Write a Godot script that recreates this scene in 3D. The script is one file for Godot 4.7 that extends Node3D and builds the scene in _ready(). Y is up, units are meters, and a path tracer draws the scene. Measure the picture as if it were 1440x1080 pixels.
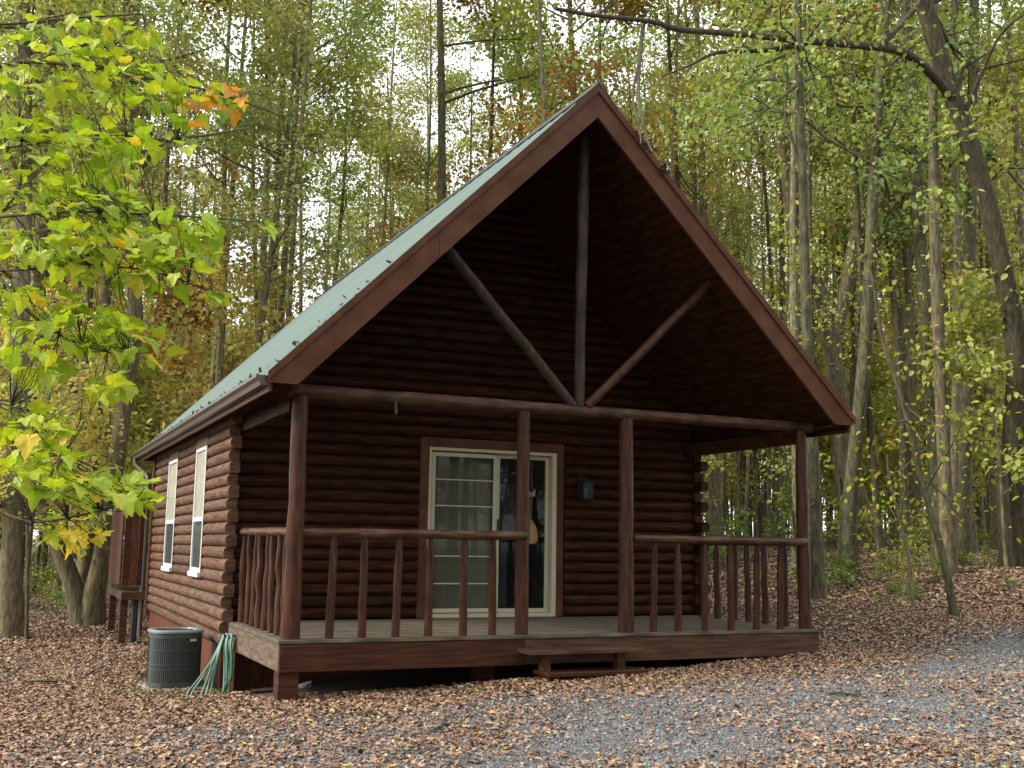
extends Node3D
# A stained log cabin with a gabled porch at the edge of an autumn wood. Metres; y = 0 is the top of the porch deck.

const W := 6.09            # width of the porch deck
const WALL_Z := -2.589     # face of the front wall
const BACK_Z := -9.13
const WALL_X := -0.05      # face of the long wall beside the air conditioner
const RIGHT_X := 6.19
const COURSE := 0.136
const EAVE_X := -0.27
const EAVE_Y := 2.38
const RIDGE_X := 3.05
const RIDGE_Y := 5.70
const ROOF_FRONT := 0.33
const ROOF_BACK := -10.45

const CAM := Vector3(-2.354, 0.871, 10.161)
const FOCAL := 1560.8      # in pixels of a 1440 x 1080 picture
var cam_basis: Basis

var M := {}
var used_names := {}
var rng := RandomNumberGenerator.new()
var fine := FastNoiseLite.new()
var patchy := FastNoiseLite.new()

# ---------------------------------------------------------------- mesh building
class MB:
	var v := PackedVector3Array()
	var n := PackedVector3Array()
	var c := PackedColorArray()
	var i := PackedInt32Array()
	var tint := Color.WHITE
	func vert(p: Vector3, nn: Vector3) -> int:
		v.push_back(p); n.push_back(nn); c.push_back(tint)
		return v.size() - 1
	func tri(a: Vector3, b: Vector3, d: Vector3, nn: Vector3) -> void:
		var k := v.size()
		vert(a, nn); vert(b, nn); vert(d, nn)
		if (b - a).cross(d - a).dot(nn) > 0.0:
			i.push_back(k); i.push_back(k + 2); i.push_back(k + 1)
		else:
			i.push_back(k); i.push_back(k + 1); i.push_back(k + 2)
	func quad(a: Vector3, b: Vector3, d: Vector3, e: Vector3, nn: Vector3) -> void:
		var k := v.size()
		vert(a, nn); vert(b, nn); vert(d, nn); vert(e, nn)
		if (b - a).cross(d - a).dot(nn) > 0.0:
			for q in [0, 2, 1, 0, 3, 2]: i.push_back(k + q)
		else:
			for q in [0, 1, 2, 0, 2, 3]: i.push_back(k + q)
	func flat(pts: Array) -> void:
		# a flat polygon, normal from its first three points
		var nn: Vector3 = (pts[1] - pts[0]).cross(pts[2] - pts[0]).normalized()
		for q in range(1, pts.size() - 1):
			tri(pts[0], pts[q], pts[q + 1], nn)
	func box(lo: Vector3, hi: Vector3, ch := 0.0) -> void:
		if ch <= 0.0:
			quad(Vector3(lo.x, lo.y, lo.z), Vector3(lo.x, hi.y, lo.z), Vector3(lo.x, hi.y, hi.z), Vector3(lo.x, lo.y, hi.z), Vector3.LEFT)
			quad(Vector3(hi.x, lo.y, lo.z), Vector3(hi.x, hi.y, lo.z), Vector3(hi.x, hi.y, hi.z), Vector3(hi.x, lo.y, hi.z), Vector3.RIGHT)
			quad(Vector3(lo.x, lo.y, lo.z), Vector3(hi.x, lo.y, lo.z), Vector3(hi.x, lo.y, hi.z), Vector3(lo.x, lo.y, hi.z), Vector3.DOWN)
			quad(Vector3(lo.x, hi.y, lo.z), Vector3(hi.x, hi.y, lo.z), Vector3(hi.x, hi.y, hi.z), Vector3(lo.x, hi.y, hi.z), Vector3.UP)
			quad(Vector3(lo.x, lo.y, lo.z), Vector3(hi.x, lo.y, lo.z), Vector3(hi.x, hi.y, lo.z), Vector3(lo.x, hi.y, lo.z), Vector3.FORWARD)
			quad(Vector3(lo.x, lo.y, hi.z), Vector3(hi.x, lo.y, hi.z), Vector3(hi.x, hi.y, hi.z), Vector3(lo.x, hi.y, hi.z), Vector3.BACK)
			return
		var m := (lo + hi) * 0.5
		var h := (hi - lo) * 0.5
		ch = minf(ch, minf(h.x, minf(h.y, h.z)) * 0.49)
		for ax in 3:
			var a1 := (ax + 1) % 3
			var a2 := (ax + 2) % 3
			for s in [-1.0, 1.0]:
				var pts := []
				for q in [[-1.0, -1.0], [1.0, -1.0], [1.0, 1.0], [-1.0, 1.0]]:
					var p := Vector3.ZERO
					p[ax] = s * h[ax]; p[a1] = q[0] * (h[a1] - ch); p[a2] = q[1] * (h[a2] - ch)
					pts.push_back(m + p)
				var nn := Vector3.ZERO
				nn[ax] = s
				quad(pts[0], pts[1], pts[2], pts[3], nn)
			for s1 in [-1.0, 1.0]:
				for s2 in [-1.0, 1.0]:
					var q1 := Vector3.ZERO
					q1[ax] = h[ax] - ch; q1[a1] = s1 * h[a1]; q1[a2] = s2 * (h[a2] - ch)
					var q2 := q1
					q2[ax] = -q1[ax]
					var q3 := Vector3.ZERO
					q3[ax] = -(h[ax] - ch); q3[a1] = s1 * (h[a1] - ch); q3[a2] = s2 * h[a2]
					var q4 := q3
					q4[ax] = -q3[ax]
					var en := Vector3.ZERO
					en[a1] = s1; en[a2] = s2
					quad(m + q1, m + q2, m + q3, m + q4, en.normalized())
		for sx in [-1.0, 1.0]:
			for sy in [-1.0, 1.0]:
				for sz in [-1.0, 1.0]:
					tri(m + Vector3(sx * h.x, sy * (h.y - ch), sz * (h.z - ch)), m + Vector3(sx * (h.x - ch), sy * h.y, sz * (h.z - ch)), m + Vector3(sx * (h.x - ch), sy * (h.y - ch), sz * h.z), Vector3(sx, sy, sz).normalized())
	func bar(a: Vector3, b: Vector3, w: float, h: float, up := Vector3.UP) -> void:
		# a straight square bar from a to b
		var d := (b - a).normalized()
		var s := d.cross(up).normalized() * w * 0.5
		var u := s.cross(d).normalized() * h * 0.5
		var o := [s + u, s - u, -s - u, -s + u]
		for q in 4:
			var p1: Vector3 = o[q]
			var p2: Vector3 = o[(q + 1) % 4]
			quad(a + p1, a + p2, b + p2, b + p1, (p1 + p2).normalized())
		quad(a + o[0], a + o[1], a + o[2], a + o[3], -d)
		quad(b + o[0], b + o[1], b + o[2], b + o[3], d)
	func tube(pts: Array, rad: Array, sides := 8, caps := true, wob := 0.0, seed_ := 0) -> void:
		var base := v.size()
		var up := Vector3.UP
		var d0: Vector3 = (pts[1] - pts[0]).normalized()
		if absf(d0.dot(up)) > 0.9: up = Vector3.RIGHT
		var s := d0.cross(up).normalized()
		var cnt := pts.size()
		for k in cnt:
			var d: Vector3 = (pts[mini(k + 1, cnt - 1)] - pts[maxi(k - 1, 0)]).normalized()
			s = (s - d * s.dot(d)).normalized()
			var u := s.cross(d)
			for q in sides:
				var a := TAU * q / sides
				var nn := s * cos(a) + u * sin(a)
				var r: float = rad[k]
				if wob > 0.0: r *= 1.0 + wob * sin(a * 3.0 + k * 1.7 + seed_) * 0.6 + wob * sin(a * 2.0 - k * 0.9 + seed_ * 2.3) * 0.5
				vert(pts[k] + nn * r, nn)
		for k in cnt - 1:
			for q in sides:
				var a := base + k * sides + q
				var b := base + k * sides + (q + 1) % sides
				var cc := a + sides
				var dd := b + sides
				for t in [a, b, cc, b, dd, cc]: i.push_back(t)
		if caps:
			for e in [0, cnt - 1]:
				var dn: Vector3 = (pts[0] - pts[1]).normalized() if e == 0 else (pts[cnt - 1] - pts[cnt - 2]).normalized()
				for q in range(1, sides - 1):
					tri(v[base + e * sides], v[base + e * sides + q], v[base + e * sides + q + 1], dn)
	func mesh() -> ArrayMesh:
		var a := []
		a.resize(Mesh.ARRAY_MAX)
		a[Mesh.ARRAY_VERTEX] = v; a[Mesh.ARRAY_NORMAL] = n; a[Mesh.ARRAY_COLOR] = c; a[Mesh.ARRAY_INDEX] = i
		var m := ArrayMesh.new()
		m.add_surface_from_arrays(Mesh.PRIMITIVE_TRIANGLES, a)
		return m

func numbered(called: String) -> String:
	var k: int = used_names.get(called, 0)
	used_names[called] = k + 1
	return called if k == 0 else "%s_%03d" % [called, k]
func thing(called: String, label: String, category: String, at := Vector3.ZERO, group := "") -> Node3D:
	var o := Node3D.new()
	o.name = numbered(called)
	add_child(o, true)
	o.position = at
	tag(o, label, category, group)
	return o
func tag(o: Node, label: String, category: String, group := "", kind := "") -> void:
	if label: o.set_meta("label", label)
	if category: o.set_meta("category", category)
	if group: o.set_meta("group", group)
	if kind: o.set_meta("kind", kind)
func inst(called: String, mesh: Mesh, mat: Material, parent: Node, at := Vector3.ZERO) -> MeshInstance3D:
	var o := MeshInstance3D.new()
	o.mesh = mesh
	o.material_override = mat
	o.name = numbered(called) if parent == self else called
	parent.add_child(o, true)
	o.position = at
	return o
func part(called: String, parent: Node) -> Node3D:
	var o := Node3D.new()
	o.name = called
	parent.add_child(o, true)
	return o
func slab(called: String, parent: Node, mat: Material, lo: Vector3, hi: Vector3, ch := 0.0) -> MeshInstance3D:
	var m := MB.new()
	m.box(lo, hi, ch)
	return inst(called, m.mesh(), mat, parent)
func pole(called: String, parent: Node, mat: Material, pts: Array, rad: Array, sides := 12, wob := 0.0, seed_ := 0) -> MeshInstance3D:
	var m := MB.new()
	m.tube(pts, rad, sides, true, wob, seed_)
	return inst(called, m.mesh(), mat, parent)
func lin(r: float, g: float, b: float) -> Color:
	return Color(r, g, b).linear_to_srgb()

# a pixel of the photograph at a depth along the view axis
func px(u: float, v: float, z: float) -> Vector3:
	return CAM + cam_basis * Vector3((u - 720.0) / FOCAL, (540.0 - v) / FOCAL, -1.0) * z
func to_px(p: Vector3) -> Vector3:
	var q := cam_basis.inverse() * (p - CAM)
	return Vector3(720.0 + FOCAL * q.x / -q.z, 540.0 - FOCAL * q.y / -q.z, -q.z)

# ---------------------------------------------------------------- materials
func noise_tex(freq: float, stops: Array, oct := 4, sd := 1, size := 512, kind := FastNoiseLite.TYPE_SIMPLEX_SMOOTH) -> NoiseTexture2D:
	var f := FastNoiseLite.new()
	f.noise_type = kind
	f.frequency = freq
	f.fractal_octaves = oct
	f.seed = sd
	var t := NoiseTexture2D.new()
	t.width = size; t.height = size
	t.seamless = true
	t.noise = f
	var g := Gradient.new()
	var off := PackedFloat32Array()
	var col := PackedColorArray()
	for s in stops:
		off.push_back(s[0])
		col.push_back(lin(s[1], s[2], s[3]))
	g.offsets = off; g.colors = col
	t.color_ramp = g
	return t
func bump_tex(freq: float, oct := 4, sd := 5, size := 512) -> NoiseTexture2D:
	return noise_tex(freq, [[0.0, 0.0, 0.0, 0.0], [1.0, 1.0, 1.0, 1.0]], oct, sd, size)
func plain(r: float, g: float, b: float, rough := 0.7, metal := 0.0) -> StandardMaterial3D:
	var m := StandardMaterial3D.new()
	m.albedo_color = lin(r, g, b)
	m.roughness = rough
	m.metallic = metal
	return m
func grained(tex: Texture2D, scale: Vector3, rough := 0.7, bump: Texture2D = null, depth := 0.3, world := true) -> StandardMaterial3D:
	var m := StandardMaterial3D.new()
	m.albedo_texture = tex
	m.uv1_triplanar = true
	m.uv1_world_triplanar = world
	m.uv1_scale = scale
	m.roughness = rough
	m.metallic_specular = 0.3
	if bump:
		m.heightmap_enabled = true
		m.heightmap_texture = bump
		m.heightmap_scale = depth
	return m
func make_materials() -> void:
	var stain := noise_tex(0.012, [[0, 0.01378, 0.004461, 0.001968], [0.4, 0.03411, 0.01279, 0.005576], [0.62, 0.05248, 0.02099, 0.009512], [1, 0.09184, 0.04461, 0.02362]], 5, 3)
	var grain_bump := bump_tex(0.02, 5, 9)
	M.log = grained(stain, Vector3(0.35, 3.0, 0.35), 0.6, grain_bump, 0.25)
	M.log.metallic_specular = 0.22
	var lit_stain := noise_tex(0.012, [[0.0, 0.045, 0.022, 0.012], [0.4, 0.098, 0.054, 0.033], [0.62, 0.135, 0.08, 0.052], [1.0, 0.2, 0.135, 0.095]], 5, 13)  # paler copy of the log stain: daylight on the left wall put into colour
	M.side_log = grained(lit_stain, Vector3(0.35, 3.0, 0.35), 0.75, grain_bump, 0.25)
	M.post = grained(noise_tex(0.012, [[0, 0.01488, 0.005208, 0.00248], [0.4, 0.04216, 0.01488, 0.006448], [0.65, 0.05952, 0.02282, 0.01042], [1, 0.09424, 0.04712, 0.02728]], 5, 4), Vector3(3.0, 0.35, 3.0), 0.45, grain_bump, 0.25)
	M.rail = grained(noise_tex(0.012, [[0, 0.0288, 0.01152, 0.00576], [0.45, 0.06624, 0.02995, 0.01613], [1, 0.144, 0.08928, 0.0576]], 5, 6), Vector3(0.4, 3.0, 0.4), 0.42, grain_bump, 0.25)
	M.beam = grained(noise_tex(0.012, [[0, 0.0204, 0.0084, 0.0048], [0.5, 0.051, 0.0234, 0.0138], [1, 0.114, 0.066, 0.045]], 5, 16), Vector3(0.4, 3.0, 0.4), 0.5, grain_bump, 0.25)
	M.grey_pole = grained(noise_tex(0.012, [[0, 0.01568, 0.01008, 0.00672], [0.5, 0.0364, 0.02464, 0.01792], [1, 0.0784, 0.0588, 0.0448]], 5, 26), Vector3(3.0, 0.35, 3.0), 0.6, grain_bump, 0.25)
	M.fascia = grained(noise_tex(0.01, [[0, 0.06113, 0.02218, 0.01035], [0.5, 0.08874, 0.03352, 0.01627], [1, 0.1183, 0.0493, 0.02564]], 5, 7), Vector3(0.5, 0.5, 0.5), 0.5, grain_bump, 0.1)
	M.rim_red = grained(noise_tex(0.01, [[0, 0.02856, 0.0085, 0.003944], [0.5, 0.04964, 0.01632, 0.00748], [1, 0.0782, 0.0306, 0.01632]], 5, 8), Vector3(0.3, 3.0, 0.3), 0.6, grain_bump, 0.25)
	M.rim_tan = grained(noise_tex(0.01, [[0, 0.0384, 0.018, 0.0096], [0.5, 0.068, 0.0336, 0.0192], [1, 0.112, 0.064, 0.04]], 5, 18), Vector3(0.3, 3.0, 0.3), 0.65, grain_bump, 0.25)
	M.rim_grey = grained(noise_tex(0.012, [[0, 0.084, 0.048, 0.0304], [0.4, 0.112, 0.076, 0.0528], [0.65, 0.132, 0.104, 0.076], [1, 0.168, 0.144, 0.112]], 5, 28), Vector3(0.5, 2.5, 0.5), 0.75, grain_bump, 0.25)
	M.deck = grained(noise_tex(0.015, [[0, 0.064, 0.048, 0.0336], [0.5, 0.128, 0.104, 0.0784], [1, 0.216, 0.188, 0.148]], 5, 38), Vector3(0.35, 1.0, 4.0), 0.75, grain_bump, 0.25)
	M.deck_b = M.deck.duplicate()
	M.deck_b.albedo_color = lin(0.8, 0.78, 0.76)
	M.deck_b.uv1_offset = Vector3(0.3, 0.1, 0.7)
	M.skirt = grained(noise_tex(0.012, [[0, 0.056, 0.016, 0.0072], [0.5, 0.1, 0.032, 0.016], [1, 0.136, 0.0544, 0.0304]], 4, 48), Vector3(3.0, 0.5, 3.0), 0.65, grain_bump, 0.25)
	M.ceiling = grained(stain, Vector3(3.0, 3.0, 0.35), 0.95)
	M.ceiling.metallic_specular = 0.1
	M.end_grain = plain(0.06, 0.03, 0.02, 0.8)
	M.roof = plain(0.205, 0.258, 0.233, 0.48)
	M.roof.albedo_texture = noise_tex(0.006, [[0.0, 0.68, 0.74, 0.72], [0.5, 0.86, 0.9, 0.88], [1.0, 1.0, 1.0, 1.0]], 5, 68)
	M.roof.uv1_triplanar = true
	M.roof.uv1_world_triplanar = true
	M.roof.uv1_scale = Vector3(0.4, 0.4, 1.3)
	M.ridge = plain(0.05, 0.06, 0.055, 0.5)
	M.gutter = plain(0.09, 0.068, 0.055, 0.4)
	M.vinyl = plain(0.48, 0.43, 0.3, 0.45)
	M.white_vinyl = plain(0.6, 0.62, 0.6, 0.4)
	M.black_iron = plain(0.018, 0.018, 0.018, 0.5)
	M.inner_wood = grained(noise_tex(0.012, [[0.0, 0.16, 0.1, 0.055], [0.5, 0.24, 0.155, 0.09], [1.0, 0.32, 0.22, 0.14]], 4, 128), Vector3(0.5, 3.0, 0.5), 0.7)
	var glass := plain(0.03, 0.035, 0.035, 0.02)
	glass.transparency = BaseMaterial3D.TRANSPARENCY_ALPHA
	glass.albedo_color.a = 0.2
	glass.metallic_specular = 0.3
	M.glass = glass
	var frost: StandardMaterial3D = glass.duplicate()
	frost.albedo_color = Color(0.14, 0.2, 0.17, 0.65)
	frost.roughness = 0.15
	M.lantern_glass = frost
	M.screen = plain(0.035, 0.045, 0.045, 0.6)
	M.curtain = grained(noise_tex(0.02, [[0.0, 0.2, 0.22, 0.16], [0.5, 0.28, 0.3, 0.22], [1.0, 0.36, 0.38, 0.28]], 3, 78), Vector3(6, 0.8, 6), 0.9)
	M.blind = grained(noise_tex(0.015, [[0.0, 0.4, 0.38, 0.3], [0.5, 0.55, 0.53, 0.44], [1.0, 0.68, 0.66, 0.56]], 3, 88), Vector3(1, 0.6, 4), 0.8)
	M.blue_curtain = plain(0.05, 0.06, 0.075, 0.9)
	M.ac = plain(0.045, 0.055, 0.052, 0.45)
	M.ac_lit_edge = plain(0.16, 0.19, 0.18, 0.38)  # lighter than the case: the rim's edge highlight is in the colour
	M.ac_dark = plain(0.014, 0.016, 0.015, 0.6)
	M.badge = plain(0.42, 0.38, 0.22, 0.5)
	M.pad = grained(noise_tex(0.03, [[0.0, 0.2, 0.19, 0.17], [1.0, 0.42, 0.41, 0.37]], 4, 98), Vector3(1, 1, 1), 0.9)
	M.hose = plain(0.07, 0.19, 0.13, 0.45)
	M.hose_pale = plain(0.19, 0.29, 0.23, 0.5)
	M.straw = grained(noise_tex(0.05, [[0.0, 0.22, 0.13, 0.05], [1.0, 0.52, 0.36, 0.16]], 4, 108), Vector3(4, 1, 4), 0.9)
	M.pale = plain(0.55, 0.55, 0.52, 0.8)
	# bark: furrowed, with lichen
	var bark_bump := bump_tex(0.03, 5, 12)
	M.bark = []
	var bark_cols := [[0.13, 0.105, 0.068], [0.095, 0.085, 0.052], [0.16, 0.138, 0.096], [0.07, 0.058, 0.039]]
	for k in 4:
		var b: Array = bark_cols[k]
		M.bark.push_back(grained(noise_tex(0.018, [[0.0, b[0] * 0.35, b[1] * 0.35, b[2] * 0.35], [0.42, b[0] * 0.8, b[1] * 0.8, b[2] * 0.8], [0.6, b[0] * 1.15, b[1] * 1.2, b[2] * 1.05], [1.0, b[0] * 1.7, b[1] * 1.8, b[2] * 1.7]], 5, 200 + k), Vector3(1.6, 0.35, 1.6), 0.9, bark_bump, 1.2, false))
	var leaf := StandardMaterial3D.new()
	leaf.vertex_color_use_as_albedo = true
	leaf.roughness = 0.55
	leaf.backlight_enabled = true
	leaf.backlight = Color(0.95, 0.95, 0.7)
	leaf.cull_mode = BaseMaterial3D.CULL_DISABLED
	M.leaf = leaf
	var dead := StandardMaterial3D.new()
	dead.vertex_color_use_as_albedo = true
	dead.roughness = 0.75
	dead.cull_mode = BaseMaterial3D.CULL_DISABLED
	M.dead_leaf = dead
	var stone := StandardMaterial3D.new()
	stone.vertex_color_use_as_albedo = true
	stone.roughness = 0.85
	M.stone = stone
	var gr := StandardMaterial3D.new()
	gr.vertex_color_use_as_albedo = true
	gr.albedo_texture = noise_tex(0.09, [[0.0, 0.25, 0.25, 0.25], [0.45, 0.6, 0.58, 0.56], [0.6, 0.85, 0.82, 0.8], [1.0, 1.0, 1.0, 1.0]], 4, 300, 1024)
	gr.uv1_triplanar = true
	gr.uv1_world_triplanar = true
	gr.uv1_scale = Vector3(0.55, 0.55, 0.55)
	gr.roughness = 0.95
	gr.heightmap_enabled = true
	gr.heightmap_texture = bump_tex(0.12, 4, 301, 1024)
	gr.heightmap_scale = 2.0
	M.ground = gr

# ---------------------------------------------------------------- terrain
var ctrl := [
	[0.15, -0.1, -0.56], [1.2, 0.2, -0.53], [2.4, 0.4, -0.43], [3.6, 0.4, -0.39], [5.0, 0.25, -0.32], [6.15, 0.05, -0.27], [-0.25, -2.2, -0.78], [-0.55, -3.1, -0.76], [-0.3, -5.0, -0.72],
	[-0.4, -9.5, -0.83], [-0.77, -13.8, -0.83], [-2.0, -11.0, -0.83], [-3.0, -4.0, -0.82], [-2.35, 10.2, -0.74], [-2.5, 4.0, -0.72], [1.5, 3.0, -0.58], [4.0, 4.0, -0.48], [8.5, 1.5, -0.28],
	[9.5, -1.25, 0.0], [14.28, -4.53, 0.61], [8.46, -2.78, 0.15], [18.1, -9.4, 0.92], [8.6, -5.0, 0.0], [13.7, -7.0, 0.54], [15.5, -10.6, 0.9], [12.0, 1.5, 0.0], [16.0, 3.0, 0.2],
	[2.5, -0.9, -0.66], [4.5, -0.9, -0.52], [3.0, -5.5, -0.65], [6.5, -6.0, -0.3], [3.0, -12.0, -0.6], [8.0, -14.0, 0.0], [20.0, -30.0, 1.1], [40.0, -30.0, 2.0], [0.0, -30.0, -0.7], [-12.0, -25.0, -0.8], [10.0, -40.0, 0.6], [-10.0, 0.0, -0.85], [30.0, -8.0, 1.3], [8.0, 10.0, -0.5]]
func raw_height(x: float, z: float) -> float:
	var s := 0.0
	var w := 0.0
	for p in ctrl:
		var dx: float = x - p[0]
		var dz: float = z - p[1]
		var q := dx * dx + dz * dz + 0.12
		var k := 1.0 / (q * sqrt(q))
		s += k * p[2]
		w += k
	return s / w
var gx := PackedFloat32Array()
var gz := PackedFloat32Array()
var gy := PackedFloat32Array()
func axis_steps(lo: float, hi: float, fine_step: float, reach: float) -> PackedFloat32Array:
	var a := PackedFloat32Array()
	var left := []
	var x := lo
	var st := fine_step
	while x > -reach:
		st *= 1.18
		x -= st
		left.push_front(x)
	for q in left: a.push_back(q)
	x = lo
	while x < hi:
		a.push_back(x)
		x += fine_step
	st = fine_step
	while x < reach:
		a.push_back(x)
		st *= 1.18
		x += st
	return a
func find(a: PackedFloat32Array, x: float) -> int:
	return clampi(a.bsearch(x) - 1, 0, a.size() - 2)
func gh(x: float, z: float) -> float:
	var a := find(gx, x)
	var b := find(gz, z)
	var fx := clampf((x - gx[a]) / (gx[a + 1] - gx[a]), 0, 1)
	var fz := clampf((z - gz[b]) / (gz[b + 1] - gz[b]), 0, 1)
	var nx := gx.size()
	return lerpf(lerpf(gy[b * nx + a], gy[b * nx + a + 1], fx), lerpf(gy[(b + 1) * nx + a], gy[(b + 1) * nx + a + 1], fx), fz)
func gnormal(x: float, z: float) -> Vector3:
	return Vector3(gh(x - 0.3, z) - gh(x + 0.3, z), 0.6, gh(x, z - 0.3) - gh(x, z + 0.3)).normalized()
# share of gravel: the drive in front of the cabin and along its far corner
func gravel(x: float, z: float) -> float:
	var edge := patchy.get_noise_2d(x * 9.0, z * 9.0) * 0.9
	var a := smoothstep(-3.6, -0.6, x + edge + (z - 2.0) * 0.25)
	var back := 0.75 + maxf(0.0, 1.2 - absf(x - 7.4)) * -0.9 if x < 7.4 else -0.35 - (x - 7.4) * 0.02
	var b := smoothstep(back - 0.25, back + 0.55, z + edge * 0.6)
	return a * b
# share of the ground under fallen leaves
func litter(x: float, z: float) -> float:
	var p := patchy.get_noise_2d(x * 22.0 + 40.0, z * 22.0) * 0.5 + patchy.get_noise_2d(x * 60.0, z * 60.0 + 9.0) * 0.35
	var g := gravel(x, z)
	var on_gravel := clampf(0.37 + p * 1.3 - maxf(0.0, x - 2.5) * 0.048 + maxf(0.0, 1.6 - z) * 0.08 - maxf(0.0, x - 5.5) * maxf(0.0, 1.8 - z) * 0.05, 0.04, 1.0)
	return lerpf(1.0, on_gravel, g)
func make_ground() -> void:
	gx = axis_steps(-6.0, 16.0, 0.2, 170.0)
	gz = axis_steps(-12.0, 7.0, 0.2, 170.0)
	var nx := gx.size()
	var nz := gz.size()
	gy.resize(nx * nz)
	for b in nz:
		for a in nx:
			var x := gx[a]
			var z := gz[b]
			gy[b * nx + a] = raw_height(x, z) + fine.get_noise_2d(x * 12.0, z * 12.0) * 0.05 + fine.get_noise_2d(x * 50.0, z * 50.0) * 0.018
	var m := MB.new()
	for b in nz:
		for a in nx:
			var x := gx[a]
			var z := gz[b]
			var g := gravel(x, z)
			var soil := Color(0.12, 0.078, 0.052)
			m.tint = soil.lerp(Color(0.114, 0.112, 0.11), g)
			m.vert(Vector3(x, gy[b * nx + a], z), gnormal(x, z))
	for b in nz - 1:
		for a in nx - 1:
			var k := b * nx + a
			for q in [k, k + 1, k + nx, k + 1, k + nx + 1, k + nx]: m.i.push_back(q)
	var o := inst("ground", m.mesh(), M.ground, self)
	tag(o, "brown forest floor and grey gravel drive in front of the cabin", "ground", "", "structure")

func scatter(called: String, mesh: Mesh, mat: Material, xf: Array, cols: Array, parent: Node) -> MultiMeshInstance3D:
	var mm := MultiMesh.new()
	mm.transform_format = MultiMesh.TRANSFORM_3D
	mm.use_colors = not cols.is_empty()
	mm.mesh = mesh
	mm.instance_count = xf.size()
	for k in xf.size():
		mm.set_instance_transform(k, xf[k])
		if mm.use_colors: mm.set_instance_color(k, cols[k])
	var o := MultiMeshInstance3D.new()
	o.multimesh = mm
	o.material_override = mat
	o.name = called
	parent.add_child(o, true)
	o.set_meta("kind", "stuff")
	return o

func in_view(p: Vector3, margin := 60.0) -> bool:
	var q := to_px(p)
	return q.z > 1.0 and q.x > -margin and q.x < 1440.0 + margin and q.y > -margin and q.y < 1080.0 + margin

func make_gravel() -> void:
	# patches of loose crushed stone, laid over the drive
	var root := thing("gravel", "loose grey crushed stone covering the drive before the porch", "gravel")
	root.set_meta("kind", "stuff")
	for kind in 3:
		var m := MB.new()
		for s in 620:
			var p := Vector3(rng.randf_range(-0.34, 0.34), 0, rng.randf_range(-0.34, 0.34))
			var r := rng.randf_range(0.007, 0.017)
			if rng.randf() < 0.08: r *= 1.4
			var tone := rng.randf_range(0.055, 0.19)
			if rng.randf() < 0.1: tone = rng.randf_range(0.2, 0.34)
			var warm := rng.randf_range(-0.02, 0.025)
			m.tint = Color(tone * (1.0 + warm), tone, tone * (1.01 - warm))
			var b := Basis.from_euler(Vector3(rng.randf() * TAU, rng.randf() * TAU, rng.randf() * TAU))
			var o := []
			for ax in 3:
				for sg in [-1.0, 1.0]:
					var q := Vector3.ZERO
					q[ax] = sg * r * rng.randf_range(0.65, 1.3)
					o.push_back(p + Vector3(0, r * 0.25, 0) + b * q)
			for f in [[0, 2, 4], [0, 2, 5], [0, 3, 4], [0, 3, 5], [1, 2, 4], [1, 2, 5], [1, 3, 4], [1, 3, 5]]:
				var n3: Vector3 = (o[f[1]] - o[f[0]]).cross(o[f[2]] - o[f[0]]).normalized()
				var out: Vector3 = (o[f[0]] + o[f[1]] + o[f[2]]) / 3.0 - p
				if n3.dot(out) < 0: n3 = -n3
				m.tri(o[f[0]], o[f[1]], o[f[2]], n3)
		var xf := []
		var x := -3.6
		while x < 17.0:
			var z := -1.6
			while z < 6.4:
				var pz := z + kind * 0.16
				var pxx := x + kind * 0.16
				var q := Vector3(pxx, gh(pxx, pz), pz)
				if rng.randf() < gravel(pxx, pz) * 1.1 and gravel(pxx, pz) > 0.25 and in_view(q) and not (pxx > -0.2 and pxx < 6.3 and pz < 0.25):
					var n := gnormal(pxx, pz)
					var bs := Basis(Quaternion(Vector3.UP, n)) * Basis(Vector3.UP, rng.randf() * TAU)
					xf.push_back(Transform3D(bs, q))
				z += 0.48
			x += 0.48
		scatter("stones", m.mesh(), M.stone, xf, [], root)

func dead_leaf_mesh(curl: float, lobes: bool) -> ArrayMesh:
	# a curled fallen leaf, one unit long, its middle rib on z
	var m := MB.new()
	var outline := [[0.0, 0.0], [0.2, 0.16], [0.34, 0.36], [0.24, 0.5], [0.3, 0.68], [0.14, 0.82], [0.0, 1.0]] if lobes else [[0.0, 0.0], [0.16, 0.15], [0.25, 0.4], [0.22, 0.65], [0.1, 0.87], [0.0, 1.0]]
	var shape := func(x: float, z: float) -> Vector3:
		return Vector3(x * (1.0 - curl * 0.4), x * x * curl * 3.2 + curl * 0.5 * sin(z * 3.0 + x * 4.0) * 0.5, z - 0.5)
	for s in [-1.0, 1.0]:
		for k in outline.size() - 1:
			var a: Vector3 = shape.call(s * outline[k][0], outline[k][1])
			var b: Vector3 = shape.call(s * outline[k + 1][0], outline[k + 1][1])
			var a0: Vector3 = shape.call(0.0, outline[k][1])
			var b0: Vector3 = shape.call(0.0, outline[k + 1][1])
			var n := (b - a0).cross(a - a0)
			if n.length() < 1e-6: n = (b - b0).cross(a - b0)
			n = n.normalized()
			if n.y < 0: n = -n
			if k > 0: m.tri(a0, a, b, n)
			if k < outline.size() - 2: m.tri(a0, b, b0, n)
	return m.mesh()
func litter_color() -> Color:
	var r := rng.randf()
	var c: Color
	if r < 0.42: c = Color(0.36, 0.215, 0.135)
	elif r < 0.66: c = Color(0.25, 0.125, 0.07)
	elif r < 0.84: c = Color(0.42, 0.3, 0.2)
	elif r < 0.93: c = Color(0.11, 0.065, 0.042)
	elif r < 0.975: c = Color(0.55, 0.42, 0.27)
	else: c = Color(0.55, 0.4, 0.1)
	var k := rng.randf_range(0.55, 0.95)
	return Color(c.r * k, c.g * k, c.b * k)
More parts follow.
